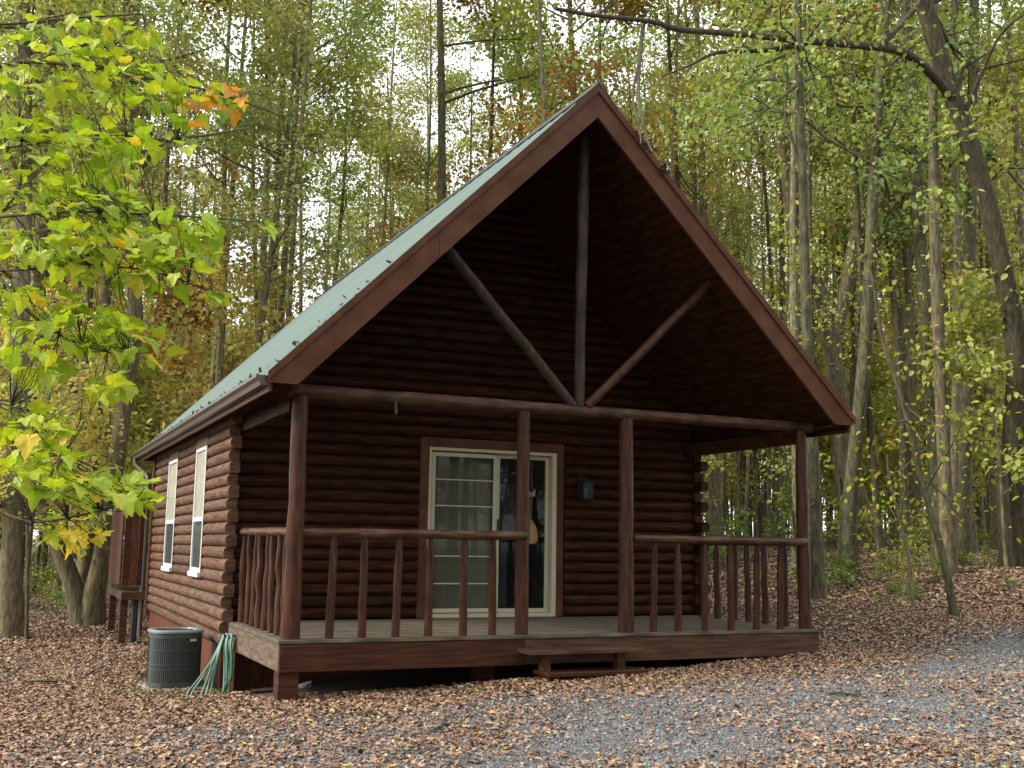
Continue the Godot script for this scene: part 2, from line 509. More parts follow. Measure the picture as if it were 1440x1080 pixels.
func make_litter() -> void:
	var kinds := [dead_leaf_mesh(0.35, false), dead_leaf_mesh(0.6, true), dead_leaf_mesh(0.15, true)]
	var xf := [[], [], []]
	var cols := [[], [], []]
	# denser near, thinner far: cells of the visible ground
	var made := 0
	for tries in 480000:
		var d := 2.5 * pow(60.0 / 2.5, rng.randf())
		d = lerpf(d, rng.randf_range(4.0, 22.0), 0.5)
		var u := rng.randf_range(-60.0, 1500.0)
		var dir := cam_basis * Vector3((u - 720.0) / FOCAL, 0, -1.0)
		dir.y = 0.0
		var p := CAM + dir.normalized() * d
		if p.x > -0.1 and p.x < 6.2 and p.z < -0.3 and p.z > -9.2: continue
		if rng.randf() > litter(p.x, p.z): continue
		if rng.randf() > clampf(d / 9.0, 0.35, 1.0): continue
		p.y = gh(p.x, p.z)
		if not in_view(p): continue
		var k := rng.randi() % 3
		var s := rng.randf_range(0.03, 0.07) * (1.0 if d < 18.0 else 1.5)
		var n := (gnormal(p.x, p.z) + Vector3(rng.randf_range(-0.45, 0.45), 0, rng.randf_range(-0.45, 0.45))).normalized()
		var b := Basis(Quaternion(Vector3.UP, n)) * Basis(Vector3.UP, rng.randf() * TAU)
		if rng.randf() < 0.35: b = b * Basis(Vector3.BACK, PI)
		xf[k].push_back(Transform3D(b.scaled_local(Vector3(s, s, s)), p + Vector3(0, 0.012 + rng.randf() * 0.018, 0)))
		cols[k].push_back(litter_color())
		made += 1
		if made > 140000: break
	print("litter ", made)
	var root := thing("leaf_litter", "tan and brown fallen leaves strewn over gravel and forest floor", "leaf litter")
	root.set_meta("kind", "stuff")
	for k in 3:
		scatter("leaves", kinds[k], M.dead_leaf, xf[k], cols[k], root)

# ---------------------------------------------------------------- cabin
var log_meshes := []
func make_log_mesh() -> void:
	# half-round log siding, one metre long on x, bulging to +z; three variants
	for k in 3:
		var m := MB.new()
		var h := COURSE
		var b := 0.05 + (k - 1) * 0.003
		var prof := [[0.0, -0.004], [0.006, 0.018], [0.026, b * 0.78], [0.05, b * 0.97], [0.072, b], [0.094, b * 0.94], [0.116, b * 0.72], [0.131, 0.014], [h, -0.004]]
		var nrm := []
		for q in prof.size():
			var p0: Array = prof[maxi(q - 1, 0)]
			var p1: Array = prof[mini(q + 1, prof.size() - 1)]
			nrm.push_back(Vector3(0, -(p1[1] - p0[1]), p1[0] - p0[0]).normalized())
		var base := m.v.size()
		for q in prof.size():
			m.vert(Vector3(0, prof[q][0], prof[q][1]), nrm[q])
			m.vert(Vector3(1, prof[q][0], prof[q][1]), nrm[q])
		for q in prof.size() - 1:
			var a := base + q * 2
			for t in [a, a + 3, a + 1, a, a + 2, a + 3]: m.i.push_back(t)
		for e in [0.0, 1.0]:
			var nn := Vector3(-1 if e == 0.0 else 1, 0, 0)
			for q in prof.size() - 1:
				m.quad(Vector3(e, prof[q][0], prof[q][1]), Vector3(e, prof[q + 1][0], prof[q + 1][1]), Vector3(e, prof[q + 1][0], -0.07), Vector3(e, prof[q][0], -0.07), nn)
		m.quad(Vector3(0, 0, -0.07), Vector3(1, 0, -0.07), Vector3(1, h, -0.07), Vector3(0, h, -0.07), Vector3(0, 0, -1))
		log_meshes.push_back(m.mesh())
func log_piece(parent: Node, at: Vector3, length: float, turn: float, stain := "logs") -> void:
	if length < 0.03: return
	var o := inst("log", log_meshes[rng.randi() % 3], M[stain][rng.randi() % 3], parent)
	o.transform = Transform3D(Basis(Vector3.UP, turn) * Basis.from_scale(Vector3(length, 1, 1)), at)

func roof_y(x: float) -> float:
	return RIDGE_Y - absf(x - RIDGE_X)

func make_cabin() -> void:
	M.logs = [M.log]
	M.lit_logs = [M.side_log]  # long wall's own set, its brighter light painted into the stain
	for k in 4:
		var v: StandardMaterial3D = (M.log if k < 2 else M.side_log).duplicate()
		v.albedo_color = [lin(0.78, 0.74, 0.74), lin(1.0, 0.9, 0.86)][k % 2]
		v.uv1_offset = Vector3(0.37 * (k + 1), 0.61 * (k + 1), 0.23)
		(M.logs if k < 2 else M.lit_logs).push_back(v)
	var cabin := thing("log_cabin", "dark brown stained log cabin with gabled porch and pale green metal roof", "cabin")
	make_log_mesh()
	# front wall, cut round the sliding door
	var fw := part("front_wall", cabin)
	for k in 16:
		var y := k * COURSE
		if y < 2.15:
			log_piece(fw, Vector3(0.012, y, WALL_Z + rng.randf_range(-0.004, 0.004)), 2.205 - 0.012, 0)
			log_piece(fw, Vector3(4.175, y, WALL_Z + rng.randf_range(-0.004, 0.004)), RIGHT_X - 0.062 - 4.175, 0)
		else:
			log_piece(fw, Vector3(0.012, y, WALL_Z), RIGHT_X - 0.062 - 0.012, 0)
	var gw := part("gable_wall", cabin)
	for k in range(16, 40):
		var y := k * COURSE
		var half := RIDGE_Y - 0.14 - y
		if half < 0.1: break
		half = minf(half, 3.03)
		log_piece(gw, Vector3(RIDGE_X - half, y, WALL_Z + rng.randf_range(-0.004, 0.004)), half * 2.0, 0)
	# long wall with two windows, logs running past the corner by turns
	var lw := part("side_wall", cabin)
	var wins := [[-4.80, -4.03], [-7.44, -6.56]]
	for k in range(-2, 17):
		var y := k * COURSE
		var front: float = WALL_Z + (0.2 if k % 2 == 0 else 0.085) + rng.randf_range(-0.012, 0.012)
		var cuts := [[BACK_Z, front]]
		if y > 0.37 and y < 2.05:
			cuts = [[BACK_Z, wins[1][0] - 0.05], [wins[1][1] + 0.05, wins[0][0] - 0.05], [wins[0][1] + 0.05, front]]
		for c in cuts:
			log_piece(lw, Vector3(WALL_X + rng.randf_range(-0.004, 0.004), y, c[0]), c[1] - c[0], -PI / 2, "lit_logs")
	var rw := part("side_wall", cabin)
	for k in range(-2, 17):
		var front: float = WALL_Z + (0.2 if k % 2 == 0 else 0.085) + rng.randf_range(-0.012, 0.012)
		log_piece(rw, Vector3(RIGHT_X + (0.03 if k % 2 == 0 else 0.0), k * COURSE, front), front - BACK_Z, PI / 2)
	# back wall and what closes the room
	slab("back_wall", cabin, M.log, Vector3(0.02, -0.3, BACK_Z + 0.003), Vector3(RIGHT_X - 0.07, 2.4, BACK_Z + 0.12))
	slab("floor", cabin, M.inner_wood, Vector3(0.03, -0.2, BACK_Z + 0.13), Vector3(RIGHT_X - 0.08, -0.012, WALL_Z - 0.08))
	var wl := part("wall_lining", cabin)
	slab("panel", wl, M.inner_wood, Vector3(0.025, -0.2, wins[0][1] + 0.02), Vector3(0.045, 2.4, WALL_Z - 0.075))
	slab("panel", wl, M.inner_wood, Vector3(RIGHT_X - 0.1, -0.2, BACK_Z + 0.13), Vector3(RIGHT_X - 0.075, 2.4, WALL_Z - 0.075))
	slab("attic_floor", cabin, M.inner_wood, Vector3(0.05, 2.41, BACK_Z + 0.1), Vector3(RIGHT_X - 0.11, 2.45, WALL_Z - 0.08))
	# corner board at the far end, skirting below the logs
	slab("corner_board", cabin, M.fascia, Vector3(WALL_X - 0.075, -0.35, BACK_Z - 0.12), Vector3(WALL_X + 0.06, 2.3, BACK_Z - 0.002), 0.004)
	var sk := part("skirting", cabin)
	var z := WALL_Z - 0.02
	while z > BACK_Z:
		var z2 := maxf(z - 0.6, BACK_Z)
		slab("panel", sk, M.skirt, Vector3(WALL_X + 0.0, minf(gh(WALL_X, z), gh(WALL_X, z2)) - 0.06, z2 + 0.003), Vector3(WALL_X + 0.03, -2 * COURSE - 0.002, z - 0.003), 0.002)
		z = z2
	slab("panel", sk, M.skirt, Vector3(0.0, -0.95, WALL_Z - 0.06), Vector3(RIGHT_X, -0.012, WALL_Z - 0.03))
	slab("panel", sk, M.skirt, Vector3(RIGHT_X - 0.02, -0.8, BACK_Z), Vector3(RIGHT_X + 0.01, -2 * COURSE - 0.002, WALL_Z - 0.07))
	make_roof(cabin)
	make_porch(cabin)
	make_door(cabin)
	for w in wins: make_window(cabin, w[0], w[1])

func make_roof(cabin: Node3D) -> void:
	var roof := part("roof", cabin)
	# sheathing, seen from below as the porch ceiling
	for s in [-1.0, 1.0]:
		var m := MB.new()
		var prof := []
		for p in [[0.0, -0.02], [3.30, -0.02], [3.30, -0.16], [0.0, -0.16]]:
			prof.push_back(Vector3(RIDGE_X + s * p[0], RIDGE_Y - p[0] + p[1], 0))
		for q in 4:
			var a: Vector3 = prof[q]
			var b: Vector3 = prof[(q + 1) % 4]
			var mid: Vector3 = (prof[0] + prof[1] + prof[2] + prof[3]) * 0.25
			var n := Vector3(b.y - a.y, a.x - b.x, 0).normalized()
			if n.dot((a + b) * 0.5 - mid) < 0: n = -n
			m.quad(a + Vector3(0, 0, ROOF_BACK + 0.04), b + Vector3(0, 0, ROOF_BACK + 0.04), b + Vector3(0, 0, ROOF_FRONT - 0.04), a + Vector3(0, 0, ROOF_FRONT - 0.04), n)
		for e in [ROOF_BACK + 0.04, ROOF_FRONT - 0.04]:
			var f := Vector3(0, 0, e)
			m.quad(prof[0] + f, prof[1] + f, prof[2] + f, prof[3] + f, Vector3(0, 0, signf(e + 5.0)))
		inst("sheathing", m.mesh(), M.ceiling, roof)
		# tongue-and-groove boards of the porch ceiling
		var bm := MB.new()
		bm.bar(Vector3(0, 0, WALL_Z - 0.02), Vector3(0, 0, ROOF_FRONT - 0.045), 0.166, 0.02, Vector3(s, 1, 0).normalized())
		var board_mesh := bm.mesh()
		for k in 27:
			var along := 0.1 + k * 0.1195
			inst("ceiling_board", board_mesh, M.ceiling, roof, Vector3(RIDGE_X + s * along, RIDGE_Y - along - 0.178 + (k * 7 % 5) * 0.001, 0))
		# ribbed metal sheets
		var sheet := MB.new()
		var wdt := (ROOF_FRONT - ROOF_BACK + 0.03) / 12.0
		var cross := []
		for r in 3:
			var c0 := wdt * (r / 3.0)
			cross.append_array([[c0, 0.0], [c0 + 0.012, 0.022], [c0 + 0.034, 0.022], [c0 + 0.046, 0.0], [c0 + wdt / 6.0 + 0.015, 0.0], [c0 + wdt / 6.0 + 0.02, 0.006], [c0 + wdt / 6.0 + 0.032, 0.006], [c0 + wdt / 6.0 + 0.037, 0.0]])
		cross.push_back([wdt + 0.002, 0.0])
		var dn := Vector3(s, -1, 0).normalized()
		var up := Vector3(s, 1, 0).normalized()
		var slope := 3.36 * sqrt(2.0)
		for q in cross.size() - 1:
			var a: Vector3 = Vector3(0, 0, cross[q][0]) + up * cross[q][1]
			var b: Vector3 = Vector3(0, 0, cross[q + 1][0]) + up * cross[q + 1][1]
			var n: Vector3 = (b - a).cross(dn).normalized()
			if n.dot(up) < 0: n = -n
			sheet.quad(a, b, b + dn * slope, a + dn * slope, n)
		var sm := sheet.mesh()
		for k in 12:
			inst("metal_sheet", sm, M.roof, roof, Vector3(RIDGE_X, RIDGE_Y - 0.005, ROOF_BACK - 0.015 + wdt * k))
		# rake boards at both gables with a metal drip strip on top
		for e in [[ROOF_FRONT - 0.035, ROOF_FRONT], [ROOF_BACK, ROOF_BACK + 0.035]]:
			# two lengths of board with a butt joint
			for seg in [[0.0, 1.742], [1.746, 3.32]]:
				var low: float = seg[1]
				var pts := [[RIDGE_X + s * seg[0], RIDGE_Y + 0.015 - seg[0]], [RIDGE_X + s * low, RIDGE_Y + 0.015 - low]]
				if low > 3.0: pts.append_array([[RIDGE_X + s * 3.32, EAVE_Y - 0.095], [RIDGE_X + s * 3.07, EAVE_Y - 0.095]])
				else: pts.push_back([RIDGE_X + s * low, RIDGE_Y - 0.335 - low])
				pts.push_back([RIDGE_X + s * seg[0], RIDGE_Y - 0.335 - seg[0]])
				poly_board("rake_board", roof, M.fascia, pts, e[0], e[1])
		poly_board("drip_strip", roof, M.fascia, [[RIDGE_X, RIDGE_Y + 0.028], [RIDGE_X + s * 3.345, EAVE_Y + 0.002], [RIDGE_X + s * 3.345, EAVE_Y - 0.08], [RIDGE_X, RIDGE_Y - 0.062]], ROOF_FRONT + 0.002, ROOF_FRONT + 0.02)
		# boxed eave
		var ex: float = RIDGE_X + s * 3.32
		slab("eave_board", roof, M.fascia, Vector3(minf(ex, ex - s * 0.03), EAVE_Y - 0.17, ROOF_BACK + 0.04), Vector3(maxf(ex, ex - s * 0.03), EAVE_Y - 0.018, ROOF_FRONT - 0.04), 0.003)
		var ix := 0.0 if s < 0 else 6.1
		slab("soffit", roof, M.ceiling, Vector3(minf(ex - s * 0.032, ix), EAVE_Y - 0.12, ROOF_BACK + 0.045), Vector3(maxf(ex - s * 0.032, ix), EAVE_Y - 0.1, ROOF_FRONT - 0.045))
	# ridge cap
	var rc := MB.new()
	for s in [-1.0, 1.0]:
		rc.bar(Vector3(RIDGE_X + s * 0.075, RIDGE_Y - 0.035, ROOF_BACK - 0.02), Vector3(RIDGE_X + s * 0.075, RIDGE_Y - 0.035, ROOF_FRONT + 0.025), 0.2, 0.012, Vector3(s, 1, 0).normalized())
	inst("ridge_cap", rc.mesh(), M.ridge, roof)
	pole("ridge_vent", roof, M.ridge, [Vector3(RIDGE_X, RIDGE_Y + 0.03, ROOF_BACK), Vector3(RIDGE_X, RIDGE_Y + 0.03, ROOF_FRONT + 0.02)], [0.025, 0.025], 8)
	# gutter on the long wall's eave
	var gm := MB.new()
	var gp := [[-0.004, -0.02], [-0.004, -0.115], [-0.07, -0.115], [-0.085, -0.075], [-0.115, -0.045], [-0.115, -0.02], [-0.105, -0.02], [-0.105, -0.04], [-0.075, -0.07], [-0.06, -0.105], [-0.012, -0.105], [-0.012, -0.02]]
	for q in gp.size():
		var a := Vector3(EAVE_X + gp[q][0], EAVE_Y + gp[q][1], 0)
		var b := Vector3(EAVE_X + gp[(q + 1) % gp.size()][0], EAVE_Y + gp[(q + 1) % gp.size()][1], 0)
		var n := Vector3(b.y - a.y, a.x - b.x, 0).normalized() * -1.0
		gm.quad(a + Vector3(0, 0, ROOF_BACK), b + Vector3(0, 0, ROOF_BACK), b + Vector3(0, 0, ROOF_FRONT - 0.05), a + Vector3(0, 0, ROOF_FRONT - 0.05), n)
	for e in [ROOF_BACK, ROOF_FRONT - 0.05]:
		gm.quad(Vector3(EAVE_X - 0.004, EAVE_Y - 0.02, e), Vector3(EAVE_X - 0.004, EAVE_Y - 0.115, e), Vector3(EAVE_X - 0.075, EAVE_Y - 0.115, e), Vector3(EAVE_X - 0.115, EAVE_Y - 0.03, e), Vector3(0, 0, signf(e + 5.0)))
	inst("gutter", gm.mesh(), M.gutter, roof)
	pole("downspout", roof, M.gutter, [Vector3(EAVE_X - 0.06, EAVE_Y - 0.11, -10.2), Vector3(EAVE_X - 0.05, EAVE_Y - 0.22, -10.1), Vector3(-0.2, EAVE_Y - 0.42, -9.45), Vector3(-0.17, EAVE_Y - 0.52, -9.36), Vector3(-0.17, -0.7, -9.36)], [0.04, 0.04, 0.04, 0.04, 0.04], 8)

func poly_board(called: String, parent: Node, mat: Material, pts: Array, z0: float, z1: float) -> void:
	var m := MB.new()
	var c := Vector2.ZERO
	var poly := PackedVector2Array()
	for p in pts:
		poly.push_back(Vector2(p[0], p[1]))
		c += Vector2(p[0], p[1]) / pts.size()
	var idx := Geometry2D.triangulate_polygon(poly)
	for t in range(0, idx.size(), 3):
		for e in [[z0, -1.0], [z1, 1.0]]:
			m.tri(Vector3(poly[idx[t]].x, poly[idx[t]].y, e[0]), Vector3(poly[idx[t + 1]].x, poly[idx[t + 1]].y, e[0]), Vector3(poly[idx[t + 2]].x, poly[idx[t + 2]].y, e[0]), Vector3(0, 0, e[1]))
	for q in poly.size():
		var a := poly[q]
		var b := poly[(q + 1) % poly.size()]
		var n := Vector2(b.y - a.y, a.x - b.x).normalized()
		if n.dot((a + b) * 0.5 - c) < 0: n = -n
		m.quad(Vector3(a.x, a.y, z0), Vector3(b.x, b.y, z0), Vector3(b.x, b.y, z1), Vector3(a.x, a.y, z1), Vector3(n.x, n.y, 0))
	inst(called, m.mesh(), mat, parent)

func crooked(a: Vector3, b: Vector3, r0: float, r1: float, n: int, wob: float) -> Array:
	# points and radii of a peeled natural pole
	var pts := []
	var rad := []
	for k in n + 1:
		var t := float(k) / n
		var off := Vector3(rng.randf_range(-1, 1), 0, rng.randf_range(-1, 1)) * wob * sin(PI * t)
		pts.push_back(a.lerp(b, t) + off)
		rad.push_back(lerpf(r0, r1, t) * rng.randf_range(0.95, 1.06))
	return [pts, rad]
func round_post(called: String, parent: Node, mat: Material, a: Vector3, b: Vector3, r0: float, r1: float, n := 5, wob := 0.008, sides := 12) -> MeshInstance3D:
	var c := crooked(a, b, r0, r1, n, wob)
	return pole(called, parent, mat, c[0], c[1], sides, 0.03, rng.randi() % 50)

func make_porch(cabin: Node3D) -> void:
	var deck := part("porch_deck", cabin)
	# boards run along the front
	var z := 0.012
	var k := 0
	while z > WALL_Z + 0.06:
		var z2 := maxf(z - 0.138, WALL_Z + 0.055)
		slab("deck_board", deck, M.deck if k % 3 else M.deck_b, Vector3(-0.015 - rng.randf() * 0.004, -0.036, z2 + 0.0035), Vector3(W + 0.015, rng.randf_range(-0.003, 0.0), z - 0.0035), 0.004)
		z = z2
		k += 1
	slab("rim_board", deck, M.rim_red, Vector3(0.0, -0.29, -0.04), Vector3(2.434, -0.04, 0.0), 0.004)
	slab("rim_board", deck, M.rim_tan, Vector3(2.438, -0.285, -0.04), Vector3(W, -0.04, -0.002), 0.004)
	slab("rim_board", deck, M.rim_grey, Vector3(-0.004, -0.285, WALL_Z + 0.05), Vector3(0.036, -0.04, -0.045), 0.004)
	slab("rim_board", deck, M.rim_tan, Vector3(W - 0.036, -0.285, WALL_Z + 0.05), Vector3(W + 0.004, -0.04, -0.045), 0.004)
	for q in 11:
		slab("joist", deck, M.rim_tan, Vector3(0.5 + q * 0.5, -0.24, WALL_Z + 0.05), Vector3(0.54 + q * 0.5, -0.04, -0.045))
	# square timbers that carry the deck
	for p in [[0.10, -0.13], [2.2, -0.5], [4.3, -0.5], [5.98, -0.13], [0.12, -2.3], [2.2, -2.3], [4.3, -2.3]]:
		slab("foundation_post", deck, M.rim_red, Vector3(p[0] - 0.095, gh(p[0], p[1]) - 0.08, p[1] - 0.09), Vector3(p[0] + 0.095, -0.292, p[1] + 0.09), 0.006)
	# round posts
	var zp := -0.104
	for p in [[0.115, 0.083, 0.076], [2.441, 0.071, 0.066], [3.65, 0.079, 0.074], [W - 0.11, 0.074, 0.066]]:
		round_post("post", cabin, M.post, Vector3(p[0], 0.0, zp), Vector3(p[0] + rng.randf_range(-0.006, 0.006), 2.24, zp), p[1], p[2], 9, 0.006, 16)
	# knots where the corner posts were trimmed
	round_post("beam", cabin, M.beam, Vector3(-0.02, 2.285, zp), Vector3(W + 0.03, 2.285, zp), 0.068, 0.058, 14, 0.008, 14)
	round_post("king_post", cabin, M.grey_pole, Vector3(3.075, 2.33, zp), Vector3(3.12, 5.3, zp), 0.056, 0.064, 8, 0.008, 12)
	round_post("brace", cabin, M.grey_pole, Vector3(3.0, 2.335, zp + 0.01), Vector3(1.5, 3.9, zp + 0.01), 0.05, 0.056, 8, 0.008, 12)
	round_post("brace", cabin, M.post, Vector3(3.16, 2.335, zp + 0.01), Vector3(4.75, 3.86, zp + 0.01), 0.052, 0.055, 8, 0.008, 12)
	for x in [0.03, W - 0.12]:
		slab("header", cabin, M.log, Vector3(x, 2.1, WALL_Z + 0.06), Vector3(x + 0.09, 2.255, -0.2), 0.004)
	# small hook that hangs from the beam
	var hk := MB.new()
	hk.tube([Vector3(1.02, 2.24, 0.0), Vector3(1.02, 2.17, 0.0), Vector3(1.03, 2.13, 0.0), Vector3(1.015, 2.11, 0.0)], [0.012, 0.018, 0.018, 0.006], 8)
	inst("hook", hk.mesh(), M.black_iron, cabin)
	# railings of peeled sticks
	var y := 0.965
	var r1 := part("railing", cabin)
	round_post("rail", r1, M.rail, Vector3(0.18, y, zp), Vector3(2.455, y + 0.01, zp + 0.05), 0.043, 0.045, 8, 0.006)
	for x in [0.478, 0.792, 1.122, 1.452, 1.814, 2.124]:
		baluster(r1, Vector3(x, 0, zp), Vector3(x + rng.randf_range(-0.02, 0.02), y - 0.02, zp + 0.01), 0.041, 0.036)
	var r2 := part("railing", cabin)
	round_post("rail", r2, M.rail, Vector3(3.72, y + 0.005, zp + 0.02), Vector3(W - 0.115, y, zp + 0.05), 0.04, 0.045, 8, 0.006)
	for x in [3.983, 4.292, 4.63, 4.97, 5.31, 5.63]:
		baluster(r2, Vector3(x, 0, zp), Vector3(x + rng.randf_range(-0.02, 0.02), y - 0.02, zp + 0.01), 0.039, 0.034)
	var r3 := part("railing", cabin)
	round_post("rail", r3, M.rail, Vector3(0.1, y + 0.015, -2.42), Vector3(0.11, y + 0.005, -0.17), 0.046, 0.043, 8, 0.006)
	for q in [[-2.33, 0.0, 0.04], [-2.02, -0.06, 0.035], [-1.72, 0.05, 0.04], [-1.45, -0.09, 0.035], [-1.15, 0.05, 0.04], [-0.85, -0.1, 0.034], [-0.56, -0.05, 0.04], [-0.34, 0.0, 0.034]]:
		baluster(r3, Vector3(0.1, 0, q[0]), Vector3(0.1, y - 0.01, q[0] + q[1]), q[2], q[2] * 0.85, 0.016)
	var r4 := part("railing", cabin)
	round_post("rail", r4, M.rail, Vector3(W - 0.1, y, -2.42), Vector3(W - 0.11, y - 0.005, -0.17), 0.046, 0.043, 8, 0.006)
	for zz in [-0.475, -0.834, -1.168, -1.458, -1.821, -2.15]:
		baluster(r4, Vector3(W - 0.1, 0, zz), Vector3(W - 0.1, y - 0.01, zz + rng.randf_range(-0.03, 0.03)), 0.042, 0.038)
	# back deck behind the far corner: board railing on posts
	var bd := part("back_deck", cabin)
	slab("platform", bd, M.rim_tan, Vector3(-0.5, -0.1, -11.8), Vector3(5.0, 0.03, BACK_Z - 0.13), 0.004)
	for q in 9:
		slab("board", bd, M.skirt if q % 2 else M.rim_red, Vector3(-0.53, 0.13 + rng.randf_range(-0.02, 0.02), -9.65 - q * 0.24), Vector3(-0.505, 1.62, -9.65 - q * 0.24 + 0.215), 0.003)
	for q in 3:
		slab("board", bd, M.skirt if q % 2 else M.rim_red, Vector3(-0.5 + q * 0.118, 0.13, -9.36), Vector3(-0.39 + q * 0.118, 1.6 - 0.01 * q, -9.33), 0.003)
	for q in [[-0.42, -9.6], [-0.42, -11.6]]:
		slab("post", bd, M.rim_tan, Vector3(q[0] - 0.06, gh(q[0], q[1]) - 0.05, q[1] - 0.06), Vector3(q[0] + 0.06, -0.103, q[1] + 0.06), 0.004)
	slab("drain_pipe", bd, M.black_iron, Vector3(-0.31, gh(-0.25, -9.42) - 0.03, -9.5), Vector3(-0.21, 0.02, -9.4), 0.02)

func baluster(parent: Node, a: Vector3, b: Vector3, r0: float, r1: float, wob := 0.004) -> void:
	var c := crooked(a, b, r0, r1, 6, wob)
	var rad: Array = c[1]
	rad[rad.size() - 1] *= 0.72
	pole("baluster", parent, M.post, c[0], rad, 9, 0.04, rng.randi() % 40)

func make_door(cabin: Node3D) -> void:
	var d := part("sliding_door", cabin)
	var x0 := 2.322
	var x1 := 4.058
	var y0 := 0.03
	var y1 := 2.055
	# flat trim boards between the frame and the log ends
	slab("trim_board", d, M.fascia, Vector3(2.21, 0.0, WALL_Z - 0.05), Vector3(x0 - 0.002, 2.175, WALL_Z + 0.022), 0.004)
	slab("trim_board", d, M.fascia, Vector3(x1 + 0.002, 0.0, WALL_Z - 0.05), Vector3(4.17, 2.175, WALL_Z + 0.022), 0.004)
	slab("trim_board", d, M.fascia, Vector3(x0, y1 + 0.002, WALL_Z - 0.05), Vector3(x1, 2.175, WALL_Z + 0.022), 0.004)
	var zf := WALL_Z + 0.04
	slab("frame", d, M.vinyl, Vector3(x0, 0.0, WALL_Z - 0.09), Vector3(x0 + 0.032, y1, zf), 0.004)
	slab("frame", d, M.vinyl, Vector3(x1 - 0.062, 0.0, WALL_Z - 0.09), Vector3(x1, y1, zf), 0.004)
	slab("frame", d, M.vinyl, Vector3(x0 + 0.033, y1 - 0.04, WALL_Z - 0.09), Vector3(x1 - 0.063, y1, zf), 0.004)
	slab("threshold", d, M.vinyl, Vector3(x0 + 0.033, 0.0, WALL_Z - 0.09), Vector3(x1 - 0.063, y0 + 0.02, zf), 0.004)
	var xm := 3.225
	var left := part("door_panel", d)
	panel_frame(left, x0 + 0.05, xm + 0.02, y0 + 0.03, y1 - 0.055, WALL_Z - 0.005, 0.05)
	for y in [0.40, 0.73, 1.34, 1.66]:
		slab("muntin", left, M.vinyl, Vector3(x0 + 0.101, y, WALL_Z - 0.02), Vector3(xm - 0.031, y + 0.014, WALL_Z - 0.012))
	var right := part("door_panel", d)
	panel_frame(right, xm + 0.025, x1 - 0.066, y0 + 0.022, y1 - 0.043, WALL_Z - 0.045, 0.05)
	slab("handle", right, M.black_iron, Vector3(xm + 0.035, 0.95, WALL_Z - 0.02), Vector3(xm + 0.06, 1.2, WALL_Z + 0.012), 0.006)
func panel_frame(p: Node, x0: float, x1: float, y0: float, y1: float, z: float, w: float) -> void:
	slab("stile", p, M.vinyl, Vector3(x0, y0, z - 0.035), Vector3(x0 + w, y1, z), 0.004)
	slab("stile", p, M.vinyl, Vector3(x1 - w, y0, z - 0.035), Vector3(x1, y1, z), 0.004)
	slab("top_rail", p, M.vinyl, Vector3(x0 + w + 0.001, y1 - w, z - 0.033), Vector3(x1 - w - 0.001, y1, z - 0.002), 0.004)
	slab("bottom_rail", p, M.vinyl, Vector3(x0 + w + 0.001, y0, z - 0.033), Vector3(x1 - w - 0.001, y0 + w, z - 0.002), 0.004)
	var m := MB.new()
	m.quad(Vector3(x0 + w - 0.005, y0 + w - 0.005, z - 0.018), Vector3(x1 - w + 0.005, y0 + w - 0.005, z - 0.018), Vector3(x1 - w + 0.005, y1 - w + 0.005, z - 0.018), Vector3(x0 + w - 0.005, y1 - w + 0.005, z - 0.018), Vector3.BACK)
	inst("pane", m.mesh(), M.glass, p)

